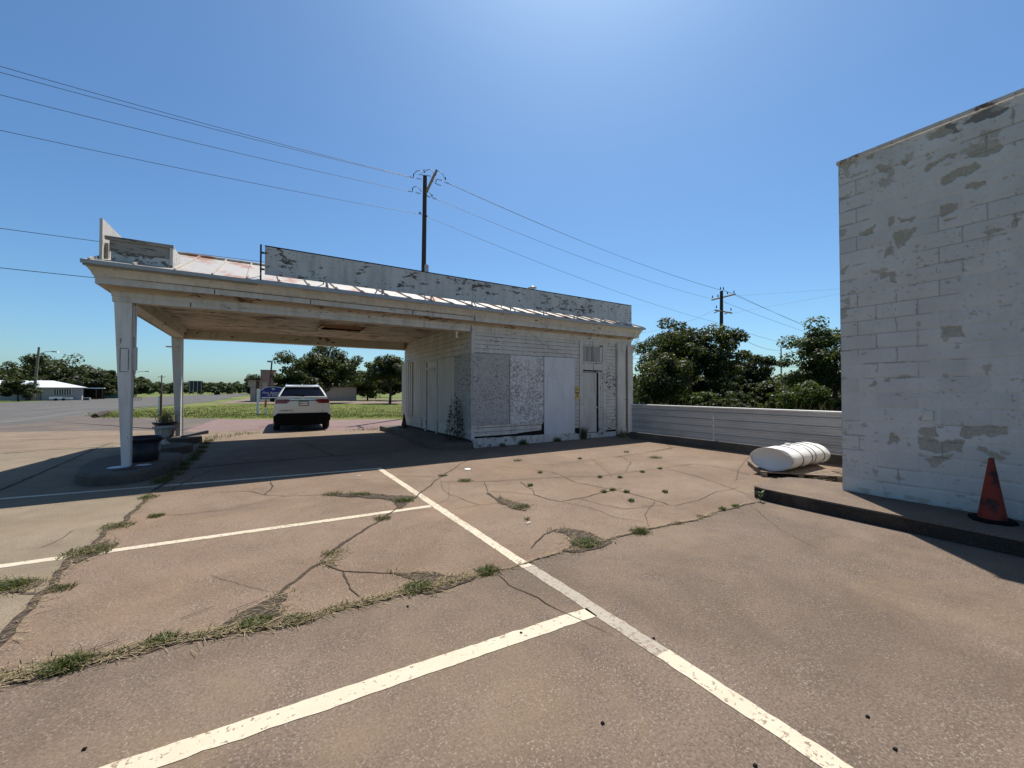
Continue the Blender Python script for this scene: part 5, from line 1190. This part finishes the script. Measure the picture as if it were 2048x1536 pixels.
t = empty('parked_trailer', B(174, 66), 'small grey utility box standing in front of the dark carport', 'utility box'); mb = MB(); mb.box(-.4, .4, -.3, .3, 0, .42); mb.build('case', 'grey_metal', t, bevel=.03); mb = MB(); mb.box(-.32, .32, -.305, -.301, .08, .32); mb.build('panel', 'hole_dark', t)
t = empty('flatbed_trailer', B(122, 63), 'low white trailer parked in front of the barred house window', 'trailer', rz=R(12)); mb = MB(); mb.box(-1.2, 1.2, -.4, .4, .25, .45); mb.box(-1.2, .2, -.35, -.30, .46, .62); mb.build('bed', 'plain_white', t)
for x in (-.5, .3): mb = MB(); mb.tube([(x, -.45, .2), (x, -.38, .2)], .2, 12); mb.build('wheel', 'tyre_rubber', t)
t = empty('shed', B(218, 84), 'small teal shed half hidden under the trees left of the canopy', 'shed', rz=R(10)); mb = MB(); mb.box(-2, 2, 0, 3, 0, 1.6); mb.build('wall', 'teal_paint', t); mb = MB(); mb.box(-2.2, 2.2, -.2, 3.2, 1.61, 1.75); mb.build('roof', 'brown_trim', t)
t = empty('billboard', B(391, 150), 'dark back of a billboard among the far trees along the highway', 'billboard', rz=R(5)); mb = MB(); mb.box(-2.1, 2.1, -.1, .1, 1.6, 5.2); mb.build('board', 'dark_metal', t); mb = MB()
for x in (-1.7, -.6, .6, 1.7): mb.box(x - .1, x + .1, -.25, -.11, 0, 5.2)
mb.build('post', 'grey_metal', t)
t = empty('wire_rack', B(275, 62), 'small grey wire rack standing on the grass beyond the highway', 'rack'); mb = MB()
for i in range(7): mb.box(-.55 + i * .17, -.52 + i * .17, -.02, .02, 0, .55)
mb.box(-.55, .55, -.02, .02, .5, .55); mb.build('bars', 'dark_metal', t)
def bench():
    pass

# ================================================================== TREES
def crown(seed, R3, blobs, nleaf, size, up=.35, inner=.25, flat_bot=.55, blob_r=(.22, .36), hole=.0):
    """leaf quads in clumps spread through an ellipsoid of radii R3 centred at the origin"""
    rng = np.random.default_rng(seed); C_ = []
    while len(C_) < blobs:
        d = rng.normal(0, 1, 3); d /= np.linalg.norm(d); r = rng.uniform(inner, 1) ** .6
        if d[2] < -flat_bot: continue
        lump = 1 + .22 * math.sin(3 * math.atan2(d[1], d[0]) + seed) + .12 * math.sin(5 * math.atan2(d[1], d[0]) * 1.3 + 2 * seed)
        C_.append(d * r * np.array(R3) * (lump * .85))
    C_ = np.array(C_); br = rng.uniform(blob_r[0], blob_r[1], blobs) * min(R3)
    n = nleaf; bi = rng.integers(0, blobs, n); d = rng.normal(0, 1, (n, 3)); d /= np.linalg.norm(d, axis=1)[:, None]
    rr = rng.uniform(.25, 1, n) ** .5; pos = C_[bi] + d * (rr * br[bi])[:, None] * np.array([1.25, 1.25, .8])
    nrm = d + np.array([0, 0, up]) + rng.normal(0, .55, (n, 3)); nrm /= np.linalg.norm(nrm, axis=1)[:, None]
    a = rng.normal(0, 1, (n, 3)); t = np.cross(nrm, a); t /= np.linalg.norm(t, axis=1)[:, None]; b = np.cross(nrm, t)
    s = (size * rng.uniform(.6, 1.35, n))[:, None]
    q = np.stack([pos - t * s, pos - b * s * .55 + t * s * .1, pos + t * s, pos + b * s * .55 + t * s * .1], 1)
    return q.reshape(-1, 3), C_


def tree(name, label, cat, loc, H, W, seed, leafmat, nleaf=9000, size=.16, blobs=60, trunk_h=.3, depth=None, group=None, up=.35, cb=.28, flat_bot=.55, blob_r=(.22, .36), inner=.25, z0=0.0):
    """H total height, W crown width; crown starts at cb*H"""
    t = empty(name, (loc[0], loc[1], z0), label, cat, group)
    zc_ = H * (1 + cb) / 2; rz_ = H * (1 - cb) / 2 * .98; rx = W / 2 * 1.02; ry = (depth or W) / 2 * 1.0
    q, C_ = crown(seed, (rx, ry, rz_), blobs, nleaf, size, up, inner, flat_bot, blob_r); q = q + np.array([0, 0, zc_])
    q[:, 2] = np.maximum(q[:, 2], .05)
    np_mesh('crown', q, 4, leafmat, t)
    mb = MB(); rng = random.Random(seed); r0 = max(.06, H * .022)
    mb.tube([(0, 0, -.1), (rng.uniform(-.1, .1), 0, H * trunk_h * .6), (rng.uniform(-.2, .2), rng.uniform(-.2, .2), H * (trunk_h + .1)), (rng.uniform(-.3, .3), 0, zc_ + rz_ * .3)], [r0 * 1.3, r0, r0 * .8, r0 * .3], 8)
    order = sorted(range(len(C_)), key=lambda i: rng.random())[:min(16, len(C_))]
    for i in order:
        e = Vector(C_[i]) + Vector((0, 0, zc_)); s0 = Vector((0, 0, H * trunk_h * rng.uniform(.75, 1.3))); mid = s0.lerp(e, .5) + Vector((rng.uniform(-.3, .3), rng.uniform(-.3, .3), rng.uniform(0, .05 * H)))
        mb.tube([s0, mid, e], [r0 * .5, r0 * .3, r0 * .1], 6, False)
    mb.build('trunk', 'trunk_bark', t); return t


def ptree(name, label, u, vtop, wpx, Z, seed, leafmat, group=None, z0=0.0, cat='tree', **kw):
    H = CAMH + (HZ - vtop) * Z / FPX - z0; W = wpx * Z / FPX; return tree(name, label, cat, B(u, Z), H, W, seed, leafmat, group=group, z0=z0, **kw)


GA = 'trees around the church lawn'
ptree('oak_tree', 'broad dark oak with a domed crown above the parked car', 645, 686, 152, 52, 3, 'leaf_oak', GA, nleaf=19000, size=.16, blobs=120, cb=.09, blob_r=(.18, .27), trunk_h=.2, flat_bot=.75)
ptree('oak_tree', 'lower rounded lobe of oak at the left of the domed oak over the church sign', 600, 732, 88, 48, 41, 'leaf_oak', GA, nleaf=8000, size=.16, blobs=55, cb=.16)
ptree('leafy_tree', 'pale green bushy tree between the domed oak and the station wall', 735, 738, 100, 66, 5, 'leaf_light', GA, nleaf=9000, size=.19, blobs=60, cb=.03, flat_bot=.95)
ptree('oak_tree', 'dark tree with a straight trunk close to the station wall', 780, 706, 92, 50, 6, 'leaf_oak', GA, nleaf=10500, size=.15, blobs=60, cb=.24, blob_r=(.18, .28))
ptree('leafy_tree', 'dark low tree behind the straight trunk near the station wall', 806, 730, 105, 64, 7, 'leaf_dark', GA, nleaf=8000, size=.2, blobs=50, cb=.04, flat_bot=.95)
ptree('leafy_tree', 'small green tree far behind at the end of the church lawn path', 705, 768, 80, 88, 8, 'leaf_light', GA, nleaf=3000, size=.28, blobs=26, cb=.05)
ptree('leafy_tree', 'dark thicket tree closing the gap under the pale bushy tree', 760, 760, 110, 92, 9, 'leaf_dark', GA, nleaf=4500, size=.3, blobs=30, cb=.02)
GB = 'trees behind the white metal fence'
ptree('big_tree', 'tall broad dark tree left of the double armed power pole', 1372, 640, 205, 38, 11, 'leaf_oak', GB, nleaf=34000, size=.13, blobs=150, cb=.10, blob_r=(.15, .25), flat_bot=.7)
ptree('juniper_tree', 'dense bushy evergreen beside the right end of the station', 1316, 704, 120, 30, 12, 'leaf_dark', GB, nleaf=14000, size=.10, blobs=70, cb=.02, flat_bot=.95)
ptree('leafy_tree', 'medium tree just right of the double armed power pole', 1502, 706, 105, 44, 13, 'leaf_oak', GB, nleaf=12000, size=.14, blobs=70, cb=.12, blob_r=(.17, .27), flat_bot=.85)
ptree('feathery_tree', 'light green feathery tree partly hidden by the white block building', 1672, 628, 190, 27, 14, 'leaf_feather', GB, nleaf=24000, size=.105, blobs=110, cb=.04, blob_r=(.13, .22), flat_bot=.95, up=.7)
ptree('leafy_tree', 'low dark tree between the power pole and the feathery tree', 1570, 752, 150, 36, 15, 'leaf_dark', GB, nleaf=9000, size=.14, blobs=50, cb=.0, flat_bot=.95)
ptree('leafy_tree', 'low dark tree filling the space under the tall broad tree', 1415, 735, 170, 42, 16, 'leaf_dark', GB, nleaf=9000, size=.16, blobs=50, cb=.0, flat_bot=.95)
ptree('leafy_shrub', 'mid green shrub at the foot of the feathery tree', 1600, 750, 90, 25, 17, 'leaf_feather', GB, cat='shrub', nleaf=7000, size=.085, blobs=40, cb=.0, flat_bot=.95)
ptree('leafy_shrub', 'small bright shrub at the foot of the power pole behind the fence', 1462, 772, 70, 33, 18, 'leaf_light', GB, cat='shrub', nleaf=2600, size=.10, blobs=24, cb=.0, flat_bot=.95)
ptree('leafy_shrub', 'small bright shrub left of the short post behind the fence', 1395, 778, 80, 31, 19, 'leaf_light', GB, cat='shrub', nleaf=2600, size=.10, blobs=24, cb=.0, flat_bot=.95)
ptree('leafy_tree', 'dark tree behind the trees in the middle of the fence view', 1465, 728, 160, 60, 26, 'leaf_dark', GB, nleaf=6000, size=.22, blobs=40, cb=.0, flat_bot=.95)
ptree('leafy_tree', 'dark tree behind the feathery tree at the block building edge', 1640, 735, 150, 44, 27, 'leaf_dark', GB, nleaf=7000, size=.18, blobs=40, cb=.0, flat_bot=.95)
GC = 'trees across the highway'
for (u, vt, wp, Z, sd_, mat_, lab) in [(2, 733, 75, 92, 31, 'leaf_oak', 'dark tree at the left picture edge across the highway'), (50, 726, 90, 90, 32, 'leaf_oak', 'dark round tree left of the leaning street lamp'), (112, 706, 115, 88, 33, 'leaf_oak', 'tallest domed tree right of the leaning street lamp'),
                                       (165, 724, 95, 90, 34, 'leaf_dark', 'dark tree right of the tallest domed tree across the highway'), (205, 741, 85, 86, 35, 'leaf_dark', 'dark tree above the carport near the canopy post'), (238, 748, 80, 95, 36, 'leaf_oak', 'dark tree directly behind the near canopy post'),
                                       (272, 752, 70, 112, 37, 'leaf_dark', 'dark tree right of the near canopy post behind the small lamp'), (30, 745, 95, 80, 38, 'leaf_dark', 'low dark tree behind the white roofed house'), (85, 722, 95, 96, 45, 'leaf_dark', 'dark tree half hidden behind the leaning street lamp'), (140, 732, 90, 84, 46, 'leaf_dark', 'lower dark tree in front of the tallest domed tree'), (185, 745, 80, 82, 47, 'leaf_dark', 'low dark tree just behind the open carport')]:
    ptree('oak_tree', lab, u, vt, wp, Z, sd_, mat_, GC, nleaf=7500, size=.26, blobs=60, cb=.04, flat_bot=.95)
ptree('leafy_shrub', 'round dark bush hiding the left gable of the white roofed house', 37, 753, 58, 60, 39, 'leaf_dark', GC, cat='bush', nleaf=4000, size=.15, blobs=36, cb=.0, flat_bot=.95)
# far woods: one mass
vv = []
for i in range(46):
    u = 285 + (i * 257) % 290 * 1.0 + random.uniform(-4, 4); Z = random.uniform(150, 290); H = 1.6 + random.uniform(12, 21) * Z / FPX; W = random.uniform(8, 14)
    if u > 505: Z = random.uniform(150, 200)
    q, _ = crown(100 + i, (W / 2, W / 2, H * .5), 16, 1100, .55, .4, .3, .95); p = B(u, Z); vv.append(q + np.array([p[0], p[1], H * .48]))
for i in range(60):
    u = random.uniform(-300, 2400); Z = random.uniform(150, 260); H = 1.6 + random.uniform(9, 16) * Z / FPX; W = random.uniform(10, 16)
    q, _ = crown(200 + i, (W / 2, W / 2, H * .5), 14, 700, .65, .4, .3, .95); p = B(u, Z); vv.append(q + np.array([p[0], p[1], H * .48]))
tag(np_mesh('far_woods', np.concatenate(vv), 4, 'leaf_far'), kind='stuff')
vv = []
for i in range(60):
    u = random.uniform(1245, 1740); Z = random.uniform(44, 72); H = random.uniform(2.4, 4.6) * Z / 55; W = random.uniform(4, 7)
    q, _ = crown(300 + i, (W / 2, W / 2, H * .5), 14, 900, .2, .4, .3, .95); p = B(u, Z); vv.append(q + np.array([p[0], p[1], H * .5]))
for i in range(70):
    u = random.uniform(1245, 1760); Z = random.uniform(27, 42); H = random.uniform(1.2, 2.1) * Z / 34; W = random.uniform(2.5, 4.5)
    q, _ = crown(500 + i, (W / 2, W / 2, H * .5), 12, 650, .13, .4, .2, .98); p = B(u, Z); q = q + np.array([p[0], p[1], H * .46]); q[:, 2] = np.maximum(q[:, 2], .02); vv.append(q)
tag(np_mesh('thicket', np.concatenate(vv), 4, 'leaf_dark'), kind='stuff')
# weeds with pale seed heads just behind the fence
bs = [(11.0 + random.uniform(0, 1.2), random.uniform(2.5, 9.2)) for _ in range(160)]
tag(np_mesh('fence_weeds', np.concatenate([blades(bs, 700, 1.18, .05, .25, .006), blades([(b[0], b[1]) for b in bs[:60]], 160, 1.28, .06, .3, .008)]), 4, 'grass_dry'), kind='stuff')
# grass blades on the lawn
bs = []
while len(bs) < 3500:
    v = 808 + 28 * random.random() ** .7; u = random.uniform(170, 960)
    if u > 190 + max(0, 826 - v) / 18 * 285: bs.append(G(u, v))
tag(np_mesh('lawn_grass', blades(bs, 15000, .09, .25, .7, .016), 4, 'grass_blade'), kind='stuff')
# bare vine twigs at the right end of the station
vn = empty('bare_vine', (11.9, 10.9, 0), 'bare curling vine twigs rising past the right eave of the station', 'vine'); mb = MB(); rng = random.Random(4)
for i in range(16):
    x, y, z = rng.uniform(-.2, .25), rng.uniform(-.4, .4), rng.uniform(2.4, 3.6); pts = [(x, y, 0 if i < 4 else z)]; a = rng.uniform(0, 6.3)
    if i < 4: pts.append((x, y, z))
    for k in range(7):
        a += rng.uniform(-.9, .9); x += .11 * math.cos(a); y += .08 * math.sin(a); z += rng.uniform(-.05, .17); pts.append((x, y, z))
    mb.tube(pts, [.008] * (len(pts) - 1) + [.003], 5, False)
mb.build('twigs', 'dry_twig', vn)

# ================================================================== POWER POLES AND WIRES
def insulator(mb, a, b, r=.045):
    a, b = Vector(a), Vector(b)
    for k in range(4):
        p = a.lerp(b, (k + .3) / 4); q = a.lerp(b, (k + .75) / 4); mb.tube([p, q], [r, r * .5], 8)


ZA = 25.0; A0 = B(843.5, ZA); topA = P(850, 352, ZA)
pa = empty('power_pole', A0, 'tall dark wooden power pole rising behind the station roof', 'power pole', 'wooden power poles')
def apos(p): return (p[0] - A0[0], p[1] - A0[1], p[2])
mb = MB(); tA = apos(topA); mb.tube([(0, 0, -.1), (tA[0] * .5, tA[1] * .5, tA[2] * .5), tA], [.175, .15, .125], 12); mb.build('pole', 'pole_wood', pa)
mb = MB(); a = Vector(apos(P(852, 386, ZA))); b = Vector(apos(P(870, 347, ZA - .4))); s_ = Vector((.05, .03, 0)); mb.tube([a, b], .085, 6, smooth=False); mb.tube([b + Vector((0, 0, -.1)), b + Vector((.1, .0, .25))], .07, 6); mb.build('brace', 'brace_wood', pa)
for u0, v0, u1, v1 in ((818, 353, 828, 355.5), (833, 356.5, 843, 358.5), (853, 350.5, 862, 352.5), (874, 358, 884, 361), (889, 364, 898, 367.5), (816, 382, 826, 383.5), (831, 385, 841, 387), (869, 366, 882, 371.5), (853, 391, 861, 395), (865, 395.5, 873, 398.5), (837, 348.5, 847, 350)): mb = MB(); insulator(mb, apos(P(u0, v0, ZA - .1)), apos(P(u1, v1, ZA - .1))); mb.build('insulator', 'dark_metal', pa)
mb = MB()
def arc(p0, p1, rise, n=10): 
    p0, p1 = Vector(p0), Vector(p1); return [p0.lerp(p1, t / n) + Vector((0, 0, rise * 4 * (t / n) * (1 - t / n))) for t in range(n + 1)]
for a_, b_, r_ in (((827, 350), (845, 346), .22), ((848, 346), (868, 346), .22), ((870, 347), (890, 358), .3), ((824, 378), (843, 384), .25), ((853, 383), (864, 393), .1), ((866, 364), (866, 362), .1)): mb = MB(); mb.tube(arc(apos(P(*a_, ZA - .1)), apos(P(*b_, ZA - .1)), r_), .018, 6); mb.build('jumper', 'wire', pa)
for u, v in ((827, 352), (848, 343), (891, 359), (872, 363), (825, 380), (864, 393)): mb = MB(); mb.tube([apos(P(u, v - 4, ZA - .1)), apos(P(u, v + 1, ZA - .1))], .03, 6); mb.build('clamp', 'wire', pa)
mb = MB(); mb.tube(arc(apos(P(838, 428, ZA - .2)), apos(P(842, 430, ZA - .2)), .15), .03, 6); mb.build('jumper', 'wire', pa); mb = MB(); mb.tube(arc(apos(P(850, 433, ZA - .2)), apos(P(854, 434, ZA - .2)), .15), .03, 6); mb.build('jumper', 'wire', pa)

ZB = 45.0; B0 = B(1442, ZB); topB = P(1443, 582, ZB)
pb = empty('power_pole', B0, 'wooden power pole with two crossarms standing behind the fence trees', 'power pole', 'wooden power poles')
def bpos(p): return (p[0] - B0[0], p[1] - B0[1], p[2])
mb = MB(); tB = bpos(topB); mb.tube([(0, 0, -.1), tB], [.23, .165], 12); mb.build('pole', 'pole_wood', pb)
mb = MB(); mb.tube([bpos(P(1423, 600, ZB + 1)), bpos(P(1471, 588, ZB - 1))], .09, 4, smooth=False); mb.build('crossarm', 'brace_wood', pb)
mb = MB(); mb.tube([bpos(P(1430, 620, ZB - 1)), bpos(P(1464, 626, ZB + 1))], .09, 4, smooth=False); mb.tube([bpos(P(1428, 626, ZB)), bpos(P(1442, 620, ZB))], .05, 4, smooth=False); mb.tube([bpos(P(1449, 628, ZB)), bpos(P(1460, 624, ZB))], .05, 4, smooth=False); mb.build('crossarm', 'brace_wood', pb)
mb = MB()
for u, v in ((1425, 596), (1436, 594), (1455, 588), (1468, 586), (1433, 616), (1462, 621), (1441, 579), (1447, 579)): q = Vector(bpos(P(u, v, ZB))); mb = MB(); mb.tube([q, q + Vector((0, 0, .28))], [.07, .04], 8); mb.build('insulator', 'dark_metal', pb)
ps = empty('short_pole', B(1429, 40), 'shorter dark wooden post beside the double armed power pole', 'utility pole'); mb = MB(); mb.tube([(0, 0, 0), (0, 0, CAMH + (HZ - 714) * 40 / FPX)], [.19, .16], 10); mb.build('post', 'pole_wood', ps); mb = MB(); mb.box(-.3, .3, -.1, -.0, 4.3, 4.42); mb.build('bracket', 'dark_metal', ps)
mt = empty('transmission_mast', B(1563, 170), 'slim grey steel mast far away between the fence trees', 'mast'); mb = MB(); mb.tube([(0, 0, 0), (0, 0, CAMH + (HZ - 694) * 170 / FPX)], [.45, .25], 8); mb.build('shaft', 'grey_metal', mt)
for v in (708, 716, 728): mb = MB(); mb.tube([(0, 0, CAMH + (HZ - v) * 170 / FPX), (-.9, .6, CAMH + (HZ - v + 2) * 170 / FPX)], .08, 5); mb.build('arm', 'grey_metal', mt)

def wire(p0, p1, sag, r, lab, n=22):
    p0, p1 = Vector(p0), Vector(p1); pts = [p0.lerp(p1, t / n) - Vector((0, 0, sag * 4 * (t / n) * (1 - t / n))) for t in range(n + 1)]
    mb = MB(); mb.tube(pts, r, 5, False); o = mb.build('power_line', 'wire'); tag(o, lab, 'power line', 'power lines'); return o
def toleft(uv0, Zl, uv1, Z1=ZA): return P(*uv0, Zl), P(*uv1, Z1)
def lline(v0, u1, v1, r, lab):
    # straight extension to the left beyond the frame
    a = Vector(P(0, v0, 15.3)); b = Vector(P(u1, v1, ZA)); a2 = b + (a - b) * 1.5; wire(a2, b, .25, r, lab)
lline(121, 818, 353, .011, 'topmost power line to the left of the tall pole'); lline(133, 828, 356, .011, 'second power line from the top left of the tall pole'); lline(178, 818, 382, .011, 'third power line from the top left of the tall pole')
lline(249, 838, 428, .011, 'fourth power line from the top left of the tall pole'); lline(445, 842, 557, .012, 'thin cable passing behind the boxed sign and the roof board'); lline(524, 842, 612, .014, 'lowest cable running to the near left corner of the canopy')
wire(P(898, 367, ZA), P(1441, 580, ZB), .5, .011, 'upper power line between the two wooden poles'); wire(P(884, 361, ZA), P(1468, 587, ZB), .6, .011, 'power line close under the upper one between the two poles'); wire(P(873, 398, ZA), P(1424, 598, ZB), .5, .011, 'middle power line between the two wooden poles'); wire(P(856, 434, ZA), P(1440, 647, ZB), .5, .011, 'lowest power line between the two wooden poles')
def rline(u0, v0, u1, v1, Z1, sag, lab, r=.014, Z0=ZB): wire(P(u0, v0, Z0), P(u1, v1, Z1), sag, r, lab)
rline(1447, 580, 1720, 690, 62, .3, 'upper power line right of the double armed pole'); rline(1470, 588, 1720, 694, 62, .3, 'second power line right of the double armed pole'); rline(1445, 603, 1700, 692, 62, .2, 'middle power line right of the double armed pole'); rline(1445, 650, 1660, 706, 62, .3, 'lower power line right of the double armed pole')
rline(1445, 648, 1563, 700, 60, .9, 'drooping cable from the double armed pole to the right', .02); rline(1466, 626, 1690, 586, 42, .0, 'very thin line rising to the right from the lower crossarm', .007); rline(1470, 592, 1690, 577, 42, .0, 'very thin line rising to the right from the upper crossarm', .007); rline(1430, 620, 1262, 668, 46, .5, 'thin line running left from the lower crossarm to the station eave', .01)
rline(1240, 690, 1429, 718, 40, .6, 'upper thin cable from the station end to the short post', .012, 22); rline(1200, 724, 1429, 724, 40, .2, 'middle thin cable left of the short post', .012, 40); rline(1200, 731, 1429, 730, 40, .2, 'lowest thin cable left of the short post', .012, 40)
rline(1429, 718, 1760, 712, 45, .9, 'upper horizontal cable right of the short post', .018, 40); rline(1429, 724, 1760, 726, 45, .2, 'middle horizontal cable right of the short post', .014, 40); rline(1429, 730, 1760, 735, 45, .1, 'lowest horizontal cable right of the short post', .018, 40)
# tidy: unused helper objects none
